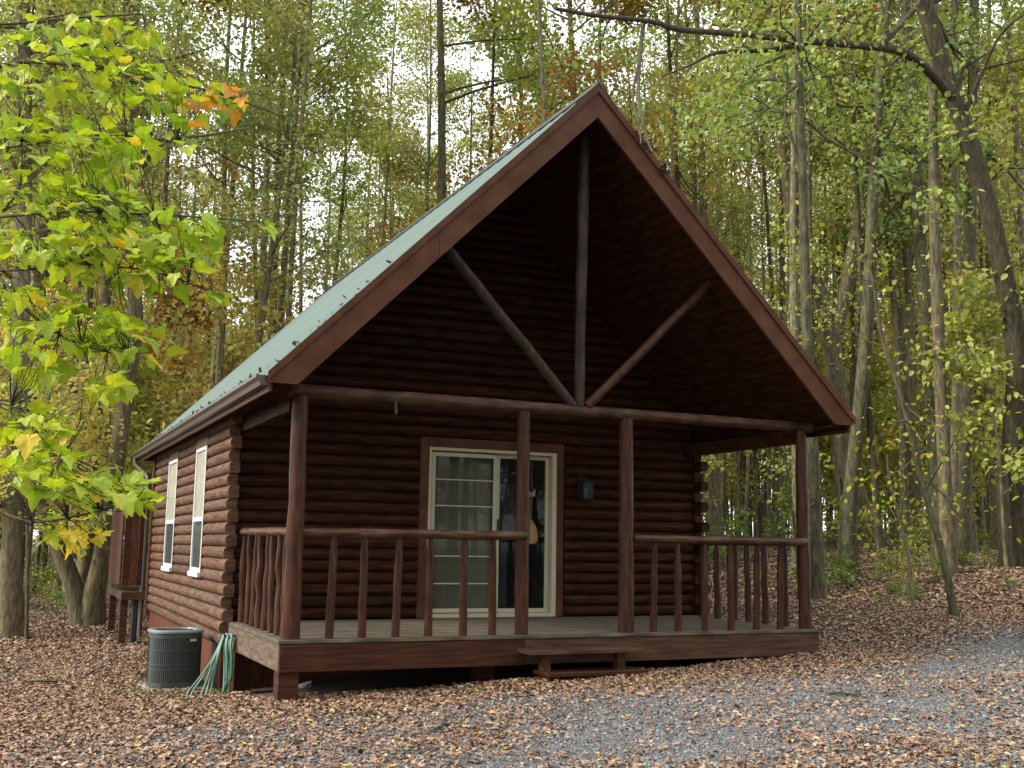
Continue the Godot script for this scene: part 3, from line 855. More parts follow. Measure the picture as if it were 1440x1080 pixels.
func make_window(cabin: Node3D, z0: float, z1: float) -> void:
	var w := part("window", cabin)
	var y0 := 0.47
	var y1 := 2.055
	var xf := WALL_X - 0.055
	# wooden surround, then the vinyl frame
	for e in [[z0 - 0.048, z0 - 0.002], [z1 + 0.002, z1 + 0.048]]:
		slab("surround", w, M.fascia, Vector3(xf + 0.006, 0.41, e[0]), Vector3(WALL_X + 0.06, 2.17, e[1]), 0.004)
	slab("surround", w, M.fascia, Vector3(xf + 0.006, y1 + 0.002, z0), Vector3(WALL_X + 0.06, 2.17, z1), 0.004)
	for e in [[z0, z0 + 0.045], [z1 - 0.045, z1]]:
		slab("frame", w, M.white_vinyl, Vector3(xf - 0.002 + (0.006 if e[1] == z1 else 0.0), y0, e[0]), Vector3(WALL_X + 0.05, y1, e[1]), 0.004)
	slab("frame", w, M.white_vinyl, Vector3(xf - 0.002, y1 - 0.045, z0 + 0.046), Vector3(WALL_X + 0.05, y1, z1 - 0.046), 0.004)
	slab("sill", w, M.white_vinyl, Vector3(xf - 0.03, y0 - 0.045, z0 - 0.0), Vector3(WALL_X + 0.05, y0 + 0.02, z1 + 0.0), 0.006)
	var ym := 1.14
	slab("meeting_rail", w, M.white_vinyl, Vector3(xf + 0.001, ym - 0.025, z0 + 0.046), Vector3(WALL_X + 0.03, ym + 0.03, z1 - 0.046), 0.004)
	slab("bottom_rail", w, M.white_vinyl, Vector3(xf + 0.006, y0 + 0.021, z0 + 0.046), Vector3(WALL_X + 0.02, y0 + 0.07, z1 - 0.046), 0.004)
	for e in [[ym + 0.03, y1 - 0.046, 0.006], [y0 + 0.07, ym - 0.025, 0.01]]:
		var m := MB.new()
		m.quad(Vector3(xf + e[2], e[0], z0 + 0.04), Vector3(xf + e[2], e[0], z1 - 0.04), Vector3(xf + e[2], e[1], z1 - 0.04), Vector3(xf + e[2], e[1], z0 + 0.04), Vector3.LEFT)
		inst("pane", m.mesh(), M.glass, w)
	slab("insect_screen", w, M.screen, Vector3(xf + 0.016, y0 + 0.06, z0 + 0.04), Vector3(xf + 0.02, ym, z1 - 0.04))
	# folds of a pale blind behind the upper pane
	var b := MB.new()
	var n := 14
	for k in n:
		var a0 := z0 + 0.04 + (z1 - z0 - 0.08) * k / n
		var a1 := z0 + 0.04 + (z1 - z0 - 0.08) * (k + 1) / n
		var d0 := 0.014 + 0.012 * (k % 2)
		var d1 := 0.014 + 0.012 * ((k + 1) % 2)
		b.quad(Vector3(xf + d0, ym, a0), Vector3(xf + d1, ym, a1), Vector3(xf + d1, y1, a1), Vector3(xf + d0, y1, a0), Vector3(-1, 0, (d1 - d0) * 18.0).normalized())
	inst("blind", b.mesh(), M.blind, w)

# ---------------------------------------------------------------- things round the cabin
func make_things() -> void:
	# pleated curtain inside the door
	for c in [[2.38, 3.24, WALL_Z - 0.16, "pleated green curtain behind the glass of the door with horizontal bars", 26], [3.27, 3.5, WALL_Z - 0.26, "narrow dark blue curtain behind the bare glass of the sliding door", 8]]:
		var m := MB.new()
		var n: int = c[4] * 4
		var prev := Vector3.ZERO
		for k in n + 1:
			var t := float(k) / n
			var p := Vector3(lerpf(c[0], c[1], t), 0.02, c[2] + sin(t * c[4] * TAU) * 0.02 + sin(t * 9.0) * 0.008)
			if k > 0:
				var nn := Vector3(-(p.z - prev.z), 0, p.x - prev.x).normalized()
				m.quad(prev, p, p + Vector3(0, 2.0, 0), prev + Vector3(0, 2.0, 0), nn)
			prev = p
		var o := inst("curtain", m.mesh(), M.curtain if c[4] > 10 else M.blue_curtain, self)
		tag(o, c[3], "curtain")
	# straw ornament
	var so := thing("straw_ornament", "tan straw broom ornament hanging inside the dark door pane", "ornament", Vector3(3.77, 0.9, WALL_Z - 0.11))
	pole("bristles", so, M.straw, [Vector3(0, 0, 0), Vector3(0, 0.03, 0), Vector3(0, 0.1, 0), Vector3(0, 0.2, 0), Vector3(0.0, 0.27, 0), Vector3(0, 0.3, 0)], [0.05, 0.085, 0.095, 0.075, 0.04, 0.02], 14, 0.06)
	pole("cord", so, M.straw, [Vector3(0, 0.3, 0), Vector3(0.005, 0.6, 0.0), Vector3(0, 1.05, 0)], [0.005, 0.004, 0.004], 6)
	pole("bow", so, M.pale, [Vector3(-0.04, 0.58, 0), Vector3(-0.03, 0.66, 0.01), Vector3(0, 0.61, 0.015), Vector3(0.035, 0.68, 0.01), Vector3(0.04, 0.6, 0.0)], [0.014, 0.022, 0.016, 0.022, 0.012], 8)
	# wall lantern
	var ln := thing("wall_lantern", "black wall lantern with greenish glass beside the sliding door", "lantern", Vector3(4.42, 1.48, WALL_Z + 0.05))
	ln.scale = Vector3(0.85, 0.85, 0.85)
	slab("back_plate", ln, M.black_iron, Vector3(-0.06, 0.06, 0.0), Vector3(0.06, 0.34, 0.018), 0.005)
	pole("arm", ln, M.black_iron, [Vector3(0, 0.28, 0.018), Vector3(0, 0.34, 0.05), Vector3(0, 0.35, 0.1), Vector3(0, 0.31, 0.115)], [0.011, 0.011, 0.011, 0.009], 8)
	var cap := MB.new()
	for q in 4:
		var a := TAU * (q + 0.5) / 4.0
		var b := TAU * (q + 1.5) / 4.0
		var p1 := Vector3(cos(a) * 0.145, 0.235, 0.115 + sin(a) * 0.145)
		var p2 := Vector3(cos(b) * 0.145, 0.235, 0.115 + sin(b) * 0.145)
		var t1 := Vector3(cos(a) * 0.04, 0.315, 0.115 + sin(a) * 0.04)
		var t2 := Vector3(cos(b) * 0.04, 0.315, 0.115 + sin(b) * 0.04)
		cap.quad(p1, p2, t2, t1, Vector3(cos((a + b) / 2), 0.8, sin((a + b) / 2)).normalized())
		cap.tri(p1, p2, Vector3(0, 0.235, 0.115), Vector3.DOWN)
		cap.tri(t1, t2, Vector3(0, 0.33, 0.115), Vector3.UP)
	inst("hood", cap.mesh(), M.black_iron, ln)
	for q in 4:
		var a := TAU * (q + 0.5) / 4.0
		var b := TAU * (q + 1.5) / 4.0
		var p1 := Vector3(cos(a) * 0.125, 0.235, 0.115 + sin(a) * 0.125)
		var p2 := Vector3(cos(b) * 0.125, 0.235, 0.115 + sin(b) * 0.125)
		var l1 := Vector3(cos(a) * 0.1, 0.02, 0.115 + sin(a) * 0.1)
		var l2 := Vector3(cos(b) * 0.1, 0.02, 0.115 + sin(b) * 0.1)
		var pm := MB.new()
		pm.quad(p1, p2, l2, l1, Vector3(cos((a + b) / 2), 0, sin((a + b) / 2)))
		inst("glass_pane", pm.mesh(), M.lantern_glass, ln)
		pole("corner_bar", ln, M.black_iron, [l1, p1], [0.006, 0.006], 6)
	slab("base_plate", ln, M.black_iron, Vector3(-0.085, 0.0, 0.03), Vector3(0.085, 0.018, 0.2), 0.004)
	pole("bulb", ln, M.pale, [Vector3(0, 0.02, 0.115), Vector3(0, 0.09, 0.115), Vector3(0, 0.14, 0.115), Vector3(0, 0.17, 0.115)], [0.016, 0.02, 0.03, 0.01], 10)
	# step below the deck
	var st := thing("porch_step", "low brown plank step in front of the porch gap", "step", Vector3(3.0, gh(3.0, 0.3), 0.0))
	var gy0 := st.position.y
	slab("tread", st, M.rim_tan, Vector3(-0.66, -0.165 - gy0, 0.03), Vector3(0.6, -0.125 - gy0, 0.33), 0.005)
	slab("lower_tread", st, M.rim_red, Vector3(-0.5, -0.37 - gy0, 0.05), Vector3(0.62, -0.33 - gy0, 0.4), 0.005)
	for x in [-0.42, 0.42]:
		slab("leg", st, M.rim_tan, Vector3(x - 0.045, -0.05, 0.1), Vector3(x + 0.045, -0.166 - gy0, 0.2), 0.004)
	# air conditioner
	make_air_conditioner(Vector3(-0.5, 0, -2.95))
	make_hose()
	var sc := MB.new()
	for q in 5:
		var p := Vector3(rng.randf_range(-0.12, 0.12), 0.02 + rng.randf() * 0.05, rng.randf_range(-0.08, 0.08))
		sc.flat([p, p + Vector3(0.1, 0.03, 0.02), p + Vector3(0.13, 0.05, -0.06), p + Vector3(0.02, 0.015, -0.07)])
	var scrap := inst("paper_scrap", sc.mesh(), M.pale, self, Vector3(0.42, gh(0.42, -1.2), -1.2))
	tag(scrap, "crumpled pale scrap lying in the dark under the deck", "scrap")
	# sticks fallen among the leaves
	for q in [[65.0, 957.0, 12.5, 0.5, 0.3, "short dark stick lying in the leaves before the wood"], [1190.0, 990.0, 9.6, 0.35, 1.1, "thin forked twig lying on the gravel drive"], [620.0, 1030.0, 8.6, 0.3, 2.4, "crooked little twig among leaves in front of the porch"]]:
		var c := px(q[0], q[1], q[2])
		c.y = gh(c.x, c.z) + 0.03
		var sm := MB.new()
		var d: Vector3 = Vector3(cos(q[4]), 0, sin(q[4])) * q[3]
		sm.tube([-d * 0.5, -d * 0.15 + Vector3(0, 0.02, 0.01), d * 0.2 + Vector3(0.01, 0.012, 0), d * 0.5], [0.014, 0.013, 0.01, 0.005], 6)
		sm.tube([d * 0.1 + Vector3(0, 0.014, 0), d * 0.3 + Vector3(0.05, 0.03, 0.06)], [0.007, 0.003], 5)
		tag(inst("fallen_stick", sm.mesh(), M.bark[3], self, c), q[5], "stick")
	# moss by the air conditioner
	var ms := MB.new()
	for q in 2600:
		var a := rng.randf() * TAU
		var r := sqrt(rng.randf()) * 0.62
		var p := Vector3(-0.55 + cos(a) * r * 1.0, 0, -2.5 + sin(a) * r * 0.55)
		p.y = gh(p.x, p.z) + 0.004
		var g := rng.randf_range(0.6, 1.2)
		ms.tint = Color(0.16 * g, 0.17 * g, 0.03 * g)
		var d := Vector3(rng.randf_range(-1, 1), rng.randf_range(0.6, 1.6), rng.randf_range(-1, 1)).normalized() * rng.randf_range(0.02, 0.045)
		var sd := Vector3(rng.randf_range(-1, 1), 0, rng.randf_range(-1, 1)).normalized() * 0.008
		ms.tri(p - sd, p + sd, p + d, Vector3(0, 1, 0))
	var mo := inst("moss", ms.mesh(), M.leaf, self)
	tag(mo, "yellow green moss on the ground at the air conditioner's foot", "moss", "", "stuff")
	# leaves and twigs caught on the metal roof above the gutter
	var rd := MB.new()
	for q in 230:
		var t := pow(rng.randf(), 1.6)
		var zz := lerpf(ROOF_FRONT - 0.05, ROOF_BACK + 0.5, rng.randf())
		var up_slope := rng.randf() * 0.1 + (rng.randf() * 1.1 * (1.0 - t) if zz > -0.5 else 0.0)
		var x := EAVE_X + 0.03 + up_slope
		var p := Vector3(x, roof_y(x) + 0.022, zz)
		var g := rng.randf_range(0.3, 1.0)
		rd.tint = Color(0.1 * g, 0.07 * g, 0.045 * g)
		var d1 := Vector3(rng.randf_range(-1, 1), rng.randf_range(-0.3, 1), rng.randf_range(-1, 1)).normalized() * rng.randf_range(0.02, 0.055)
		var d2 := Vector3(rng.randf_range(-1, 1), rng.randf_range(-0.3, 1), rng.randf_range(-1, 1)).normalized() * 0.03
		rd.flat([p, p + d1, p + d1 + d2, p + d2])
	for c in [3.56, 3.64, 3.86]:
		for q in 80:
			var p := Vector3(c, roof_y(c) + 0.025, ROOF_FRONT) + rand_dir() * 0.09 * rng.randf()
			var g := rng.randf_range(0.3, 0.9)
			rd.tint = Color(0.06 * g, 0.045 * g, 0.03 * g)
			var d1 := rand_dir() * rng.randf_range(0.03, 0.07)
			var d2 := rand_dir() * 0.016
			rd.flat([p, p + d1, p + d1 + d2, p + d2])
	var ro := inst("roof_debris", rd.mesh(), M.dead_leaf, self)
	tag(ro, "dark leaf scraps and twigs caught along the edge of metal roof", "debris", "", "stuff")

func super_ring(hx: float, y: float, n := 40, e := 3.4) -> Array:
	var a := []
	for q in n:
		var t := TAU * q / n
		var c := cos(t)
		var s := sin(t)
		var r := hx / pow(pow(absf(c), e) + pow(absf(s), e), 1.0 / e)
		a.push_back(Vector3(c * r, y, s * r))
	return a
func ring_shell(m: MB, rings: Array) -> void:
	for k in rings.size() - 1:
		var a: Array = rings[k]
		var b: Array = rings[k + 1]
		for q in a.size():
			var q2 := (q + 1) % a.size()
			var n := ((a[q2] - a[q]) as Vector3).cross(b[q] - a[q]).normalized()
			var out: Vector3 = (a[q] + a[q2]) * Vector3(1, 0, 1)
			if n.dot(out) < 0 and absf(n.y) < 0.9: n = -n
			if absf(n.y) >= 0.9: n = Vector3.UP
			m.quad(a[q], a[q2], b[q2], b[q], n)
func make_air_conditioner(at: Vector3) -> void:
	at.y = gh(at.x, at.z) - 0.02
	var ac := thing("air_conditioner", "dark green boxy outdoor air conditioner on a pale pad beside the log wall", "air conditioner", at)
	ac.rotation.y = 0.08
	slab("pad", ac, M.pad, Vector3(-0.33, -0.04, -0.33), Vector3(0.33, 0.05, 0.33), 0.015)
	var h := 0.268
	var m := MB.new()
	ring_shell(m, [super_ring(h - 0.02, 0.055), super_ring(h - 0.02, 0.62)])
	inst("core", m.mesh(), M.ac_dark, ac)
	var lv := MB.new()
	var outer := super_ring(h, 0.0, 96)
	for q in 96:
		var p: Vector3 = outer[q]
		var n := Vector3(p.x, 0, p.z).normalized()
		lv.bar(p + Vector3(0, 0.06, 0), p + Vector3(0, 0.61, 0), 0.011, 0.008, n)
	inst("louvres", lv.mesh(), M.ac, ac)
	for y in [0.055, 0.235, 0.29, 0.44, 0.575]:
		var b := MB.new()
		var d := 0.05 if y == 0.055 or y == 0.575 else 0.012
		ring_shell(b, [super_ring(h + 0.002, y), super_ring(h + 0.008, y + 0.003), super_ring(h + 0.008, y + d), super_ring(h + 0.0, y + d + 0.003)])
		inst("band", b.mesh(), M.ac, ac)
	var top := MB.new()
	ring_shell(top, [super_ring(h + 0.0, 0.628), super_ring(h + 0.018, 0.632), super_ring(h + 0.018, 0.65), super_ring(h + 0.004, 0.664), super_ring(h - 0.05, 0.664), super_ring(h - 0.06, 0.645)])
	inst("top_rim", top.mesh(), M.ac_lit_edge, ac)
	var fan := MB.new()
	for r in 7:
		var pts := []
		for q in 25: pts.push_back(Vector3(cos(TAU * q / 24.0) * (0.04 + r * 0.03), 0.65, sin(TAU * q / 24.0) * (0.04 + r * 0.03)))
		var rad := []
		rad.resize(25); rad.fill(0.003)
		fan.tube(pts, rad, 5, false)
	for q in 8:
		var a := TAU * q / 8.0
		fan.tube([Vector3(0, 0.652, 0), Vector3(cos(a) * 0.24, 0.648, sin(a) * 0.24)], [0.004, 0.004], 5)
	inst("fan_guard", fan.mesh(), M.ac_dark, ac)
	slab("badge", ac, M.badge, Vector3(0.1, 0.545, h + 0.009), Vector3(0.17, 0.57, h + 0.014), 0.002)
func spline(ctrl_pts: Array, n: int) -> Array:
	var c := Curve3D.new()
	for q in ctrl_pts.size():
		var t: Vector3 = (ctrl_pts[mini(q + 1, ctrl_pts.size() - 1)] - ctrl_pts[maxi(q - 1, 0)]) / 6.0
		c.add_point(ctrl_pts[q], -t, t)
	var L := c.get_baked_length()
	var out := []
	for q in n + 1: out.push_back(c.sample_baked(L * q / n, true))
	return out
func make_hose() -> void:
	var at := Vector3(-0.15, gh(-0.15, -1.95), -1.95)
	var hz := thing("garden_hose", "green garden hose looped over the deck corner beside the air conditioner", "hose", at)
	var top := -0.1 - at.y
	var hook := MB.new()
	hook.tube([Vector3(0.145, top - 0.02, -0.1), Vector3(0.03, top - 0.03, -0.1), Vector3(0.02, top + 0.02, -0.1)], [0.012, 0.012, 0.01], 6)
	inst("hanger", hook.mesh(), M.black_iron, hz)
	for q in 6:
		var w := 0.035 + 0.012 * (q % 3)
		var zc := -0.1 + (q - 2.5) * 0.03
		var bottom := 0.04 + (q % 3) * 0.07
		var x := 0.06 + (q % 2) * 0.035
		var pts := spline([Vector3(x, top, zc), Vector3(x - 0.02, top - 0.12, zc + w), Vector3(x - 0.01, (top + bottom) * 0.5, zc + w * 1.4), Vector3(x, bottom + 0.06, zc + w), Vector3(x, bottom, zc), Vector3(x + 0.01, bottom + 0.06, zc - w), Vector3(x + 0.01, (top + bottom) * 0.5, zc - w * 1.3), Vector3(x, top - 0.12, zc - w), Vector3(x, top, zc)], 40)
		var rad := []
		rad.resize(pts.size()); rad.fill(0.013)
		pole("coil", hz, M.hose if q % 3 else M.hose_pale, pts, rad, 7)
	for q in 5:
		var e := Vector3(-0.12 - 0.05 * q, 0.0, 0.02 + 0.1 * (q % 3) - 0.06 * q)
		var gg := func(p: Vector3) -> Vector3: return Vector3(p.x, gh(at.x + p.x, at.z + p.z) - at.y + 0.016, p.z)
		var e1: Vector3 = gg.call(e)
		var e2: Vector3 = gg.call(e + Vector3(0.09, 0, 0.1 + 0.03 * q))
		var pts := spline([Vector3(0.04, top - 0.01, -0.12 - 0.02 * q), Vector3(0.01, top - 0.1, -0.13 - 0.02 * q), Vector3(-0.05 - 0.02 * q, top * 0.5, -0.08), e1 + Vector3(0.02, 0.06, -0.02), e1, e2], 30)
		var rad := []
		rad.resize(pts.size()); rad.fill(0.011)
		pole("strand", hz, M.hose_pale if q % 2 else M.hose, pts, rad, 7)

# ---------------------------------------------------------------- trees
func leaf_card(m: MB, p: Vector3, d: Vector3, up: Vector3, s: float) -> void:
	# a small folded leaf, rounded at the sides
	var side := d.cross(up).normalized() * s * 0.36
	var nn := side.cross(d).normalized()
	if nn.y < 0: nn = -nn
	var tip := p + d * s - nn * s * 0.12
	var lo := p + d * s * 0.3 + nn * s * 0.07
	var hi := p + d * s * 0.68 + nn * s * 0.02
	for sg in [-1.0, 1.0]:
		var n2: Vector3 = (nn - side.normalized() * 0.2 * sg).normalized()
		m.quad(p, lo + side * 0.95 * sg, hi + side * 0.8 * sg, tip, n2)
func rand_dir() -> Vector3:
	var y := rng.randf_range(-1, 1)
	var a := rng.randf() * TAU
	var r := sqrt(1.0 - y * y)
	return Vector3(cos(a) * r, y, sin(a) * r)
func clump(m: MB, c: Vector3, radius: float, count: int, size: float, pal: Array) -> void:
	var base: Color = pal[rng.randi() % pal.size()]
	for q in count:
		var o := rand_dir() * radius * pow(rng.randf(), 0.45)
		o.y *= 0.6
		var d := (Vector3(o.x, 0, o.z).normalized() * 0.7 + rand_dir() * 0.8 + Vector3(0, -0.35, 0)).normalized()
		var k := rng.randf_range(0.7, 1.3)
		var warm := rng.randf_range(-0.12, 0.16)
		m.tint = Color(clampf(base.r * k * (1.0 + warm), 0, 1), clampf(base.g * k, 0, 1), clampf(base.b * k, 0, 1))
		leaf_card(m, c + o, d, (Vector3.UP + rand_dir() * 0.7).normalized(), size * rng.randf_range(0.65, 1.3))
func bend(a: Vector3, dir: Vector3, length: float, n: int, curl: float, lift: float) -> Array:
	var pts := [a]
	var d := dir.normalized()
	var p := a
	for q in n:
		d = (d + rand_dir() * curl + Vector3(0, lift, 0)).normalized()
		p += d * length / n
		pts.push_back(p)
	return pts
func taper(n: int, r0: float, r1: float) -> Array:
	var a := []
	for q in n: a.push_back(lerpf(r0, r1, float(q) / (n - 1)))
	return a
func grow(sd: int, h: float, r: float, start: float, spread: float, limbs: int, leaves: int, size: float, pal: Array, wander := 0.25, extra_low := 0, clump_r := 0.85) -> Dictionary:
	rng.seed = sd
	var wood := MB.new()
	var crown := MB.new()
	var n := 12
	var pts := []
	var rad := []
	var p := Vector3(0, -0.3, 0)
	var drift := Vector3(rng.randf_range(-1, 1), 0, rng.randf_range(-1, 1)) * wander * 0.5
	for q in n + 1:
		var t := float(q) / n
		pts.push_back(Vector3(0, -0.3 + (h + 0.3) * t, 0) + drift * t * t * 2.0 + Vector3(sin(t * 7.0 + sd), 0, cos(t * 5.0 + sd * 1.7)) * wander * 0.4 * t)
		rad.push_back(r * (lerpf(1.0, 0.12, pow(t, 1.15)) + (0.45 if q == 0 else 0.0)))
	pts.insert(1, pts[0].lerp(pts[1], 0.35)); rad.insert(1, r * 1.12)
	wood.tube(pts, rad, 9, false, 0.06, sd)
	var tips := []
	for k in limbs + extra_low:
		var low := k >= limbs
		var t := rng.randf_range(start, 0.97) if not low else rng.randf_range(0.18, start)
		var f := t * n
		var a: Vector3 = pts[clampi(int(f) + 1, 0, n)].lerp(pts[clampi(int(f) + 2, 0, n + 1)], f - int(f))
		var az := k * 2.4 + rng.randf_range(-0.5, 0.5)
		var rel := clampf((t - start) / (1.0 - start), 0, 1)
		var length := spread * lerpf(1.0, 0.4, rel) * rng.randf_range(0.6, 1.15) * (0.5 if low else 1.0)
		var dir := Vector3(cos(az), lerpf(0.35, 1.1, rel), sin(az))
		var lr := r * lerpf(0.42, 0.14, t) * (0.5 if low else 1.0)
		var lp := bend(a, dir, length, 5, 0.28, 0.06)
		wood.tube(lp, taper(6, lr, lr * 0.25), 5, false)
		tips.push_back(lp[5]); tips.push_back(lp[4])
		for s in 3:
			var b: Vector3 = lp[2 + s]
			var sp := bend(b, dir + rand_dir() * 1.2, length * rng.randf_range(0.25, 0.5), 3, 0.35, 0.03)
			wood.tube(sp, taper(4, lr * 0.4, lr * 0.12), 4, false)
			tips.push_back(sp[3])
			if rng.randf() < 0.5: tips.push_back(sp[2])
	tips.push_back(pts[n + 1])
	if leaves > 0:
		var per := int(float(leaves) / tips.size())
		for t in tips:
			clump(crown, t, clump_r * rng.randf_range(0.6, 1.3), int(per * rng.randf_range(0.5, 1.5)), size, pal)
	return {"wood": wood.mesh(), "crown": crown.mesh() if leaves > 0 else null}
func plant(called: String, kind: Dictionary, at: Vector3, turn: float, scale_: Vector3, bark: int, label: String, category: String, group: String, lean := Vector3.ZERO) -> Node3D:
	var o := thing(called, label, category, at, group)
	o.basis = Basis.from_euler(Vector3(lean.x, turn, lean.z)).scaled_local(scale_)
	inst("trunk", kind.wood, M.bark[bark], o)
	if kind.crown: inst("crown", kind.crown, M.leaf, o)
	return o

const GREEN := [Color(0.21, 0.31, 0.1), Color(0.27, 0.36, 0.11), Color(0.33, 0.39, 0.12)]
const YGREEN := [Color(0.36, 0.4, 0.1), Color(0.44, 0.44, 0.11), Color(0.32, 0.38, 0.1)]
const OLIVE := [Color(0.33, 0.35, 0.14), Color(0.4, 0.38, 0.15), Color(0.28, 0.32, 0.12)]
const GOLD := [Color(0.54, 0.43, 0.13), Color(0.48, 0.41, 0.14), Color(0.43, 0.41, 0.12)]
const RUST := [Color(0.42, 0.2, 0.06), Color(0.38, 0.24, 0.08), Color(0.22, 0.2, 0.05)]

func clear_of_cabin(x: float, z: float, room := 0.0) -> bool:
	if x > -1.6 - room and x < 7.6 + room and z > -12.6 - room: return false
	if x <= -1.6 - room and z > -11.2 - room: return false
	if x >= 7.6 + room:
		var edge := -3.4 if x < 12.5 else -3.4 + (x - 12.5) * 0.5
		if z > edge - room: return false
	return true
var taken: Array[Vector3] = []
func spot_free(x: float, z: float, gap: float) -> bool:
	for t in taken:
		if Vector2(x - t.x, z - t.z).length() < minf(gap, t.y): return false
	return true

# what sets a tree of the wood apart: girth, bark, crown and where it grows
func tree_label(crown: String, bark: int, girth: float, u: float, d: float) -> String:
	var g := "slim" if girth < 0.85 else ("stout" if girth > 1.15 else "middling")
	var b: String = ["brown", "mossy", "pale grey", "dark"][bark]
	var w := "past the air conditioner" if u < 430 else ("behind the cabin roof" if u < 1190 else "beyond the gravel bank")
	var deep := "at the edge" if d < 27 else ("inside the wood" if d < 45 else "deep in the wood")
	return "%s %s-barked %s %s, %s" % [g, b, crown, deep, w]
func make_forest() -> void:
	var kinds := [
		{"k": grow(11, 22, 0.115, 0.42, 3.4, 15, 6600, 0.11, YGREEN, 0.5), "l": "tree with yellow-green crown"},
		{"k": grow(12, 24, 0.135, 0.48, 3.8, 16, 6800, 0.11, GREEN, 0.4), "l": "tree with green crown"},
		{"k": grow(13, 20, 0.1, 0.36, 3.0, 14, 6400, 0.11, OLIVE, 0.7), "l": "wavering tree with olive crown"},
		{"k": grow(14, 21, 0.11, 0.3, 3.2, 16, 6200, 0.11, GOLD, 0.5), "l": "tree with golden crown"},
		{"k": grow(15, 18, 0.09, 0.34, 2.8, 13, 4800, 0.11, RUST, 0.6), "l": "tree with rusty crown"},
		{"k": grow(16, 23, 0.125, 0.45, 3.0, 14, 2400, 0.11, OLIVE, 0.5, 6), "l": "nearly bare tree"}]
	var weights := [0, 0, 0, 1, 1, 1, 1, 2, 2, 3, 5, 5, 5, 4]
	rng.seed = 77
	var made := 0
	var tries := 0
	while made < 205 and tries < 9000:
		tries += 1
		var d := sqrt(lerpf(16.0 * 16.0, 78.0 * 78.0, pow(rng.randf(), 1.25)))
		var u := rng.randf_range(-130.0, 1570.0)
		var dir := cam_basis * Vector3((u - 720.0) / FOCAL, 0, -1.0)
		dir.y = 0
		var p := CAM + dir.normalized() * d
		if not clear_of_cabin(p.x, p.z, 0.6): continue
		if not spot_free(p.x, p.z, 1.2 + d * 0.01): continue
		taken.push_back(Vector3(p.x, 9.0, p.z))
		p.y = gh(p.x, p.z)
		var w: int = weights[rng.randi() % weights.size()]
		var s := rng.randf_range(0.8, 1.2)
		var thick := s * rng.randf_range(0.7, 1.35)
		var bk := rng.randi() % 4
		plant("forest_tree", kinds[w].k, p, rng.randf() * TAU, Vector3(lerpf(s, thick, 0.5), s, lerpf(s, thick, 0.5)), bk, tree_label(kinds[w].l, bk, thick, u, d), "tree", "trees of the wood round the cabin", Vector3(rng.randf_range(-0.05, 0.05), 0, rng.randf_range(-0.05, 0.05)))
		made += 1
	var poles := grow(41, 21, 0.1, 0.55, 2.2, 11, 1500, 0.12, YGREEN, 0.6, 4)
	made = 0
	tries = 0
	while made < 65 and tries < 6000:
		tries += 1
		var d := sqrt(lerpf(21.0 * 21.0, 62.0 * 62.0, rng.randf()))
		var u := rng.randf_range(960.0, 1460.0)
		var dir := cam_basis * Vector3((u - 720.0) / FOCAL, 0, -1.0)
		dir.y = 0
		var p := CAM + dir.normalized() * d
		if not clear_of_cabin(p.x, p.z, 0.6) or not spot_free(p.x, p.z, 0.8): continue
		taken.push_back(Vector3(p.x, 9.0, p.z))
		p.y = gh(p.x, p.z)
		var s := rng.randf_range(0.75, 1.2)
		var thick := s * rng.randf_range(0.6, 1.2)
		var bk := rng.randi() % 4
		plant("forest_tree", poles, p, rng.randf() * TAU, Vector3(thick, s, thick), bk, tree_label("pole-like tree", bk, thick, u, d), "tree", "trees of the wood round the cabin", Vector3(rng.randf_range(-0.05, 0.05), 0, rng.randf_range(-0.05, 0.05)))
		made += 1
	# the wood goes on round the drive: it darkens the porch and shows in the door glass
	for q in 26:
		var x := -16.0 + q * 2.0 + rng.randf_range(-0.8, 0.8)
		var z := 17.0 + rng.randf_range(0.0, 9.0) - maxf(0.0, x - 14.0) * 0.5
		var w: int = weights[rng.randi() % weights.size()]
		var s := rng.randf_range(0.85, 1.15)
		var bk := rng.randi() % 4
		plant("forest_tree", kinds[w].k, Vector3(x, gh(x, z), z), rng.randf() * TAU, Vector3(s, s, s), bk, "%s %s-barked %s across the drive, facing the porch" % ["stout" if s > 1.0 else "slim", ["brown", "mossy", "pale grey", "dark"][bk], kinds[w].l], "tree", "trees of the wood round the cabin")
	print("trees ", made)
	# understory
	var young := [
		{"k": grow(21, 5.5, 0.035, 0.25, 1.5, 12, 2300, 0.12, YGREEN, 0.5, 0, 0.5), "l": "young yellow-green tree"},
		{"k": grow(22, 7.5, 0.045, 0.25, 1.8, 13, 2600, 0.12, GOLD, 0.6, 0, 0.55), "l": "young golden tree"},
		{"k": grow(23, 6.5, 0.04, 0.3, 1.7, 12, 2200, 0.12, RUST, 0.6, 0, 0.55), "l": "young orange-brown tree"},
		{"k": grow(24, 8.0, 0.04, 0.4, 1.2, 12, 800, 0.11, YGREEN, 0.8, 4, 0.5), "l": "young sparse-leaved tree"}]
	rng.seed = 88
	made = 0
	tries = 0
	while made < 250 and tries < 9000:
		tries += 1
		var d := sqrt(lerpf(17.0 * 17.0, 80.0 * 80.0, pow(rng.randf(), 0.85)))
		var u := rng.randf_range(-60.0, 1500.0)
		if u > 430 and u < 960 and rng.randf() < 0.85: continue
		var dir := cam_basis * Vector3((u - 720.0) / FOCAL, 0, -1.0)
		dir.y = 0
		var p := CAM + dir.normalized() * d
		if not clear_of_cabin(p.x, p.z, 0.2): continue
		if not spot_free(p.x, p.z, 0.7): continue
		taken.push_back(Vector3(p.x, 0.9, p.z))
		p.y = gh(p.x, p.z)
		var w := rng.randi() % 4
		if u < 440: w = [1, 1, 1, 0, 2, 1][rng.randi() % 6]
		else: w = [0, 0, 3, 1, 3][rng.randi() % 5]
		var s := rng.randf_range(0.7, 1.35) * clampf(d / 38.0, 1.0, 1.7)
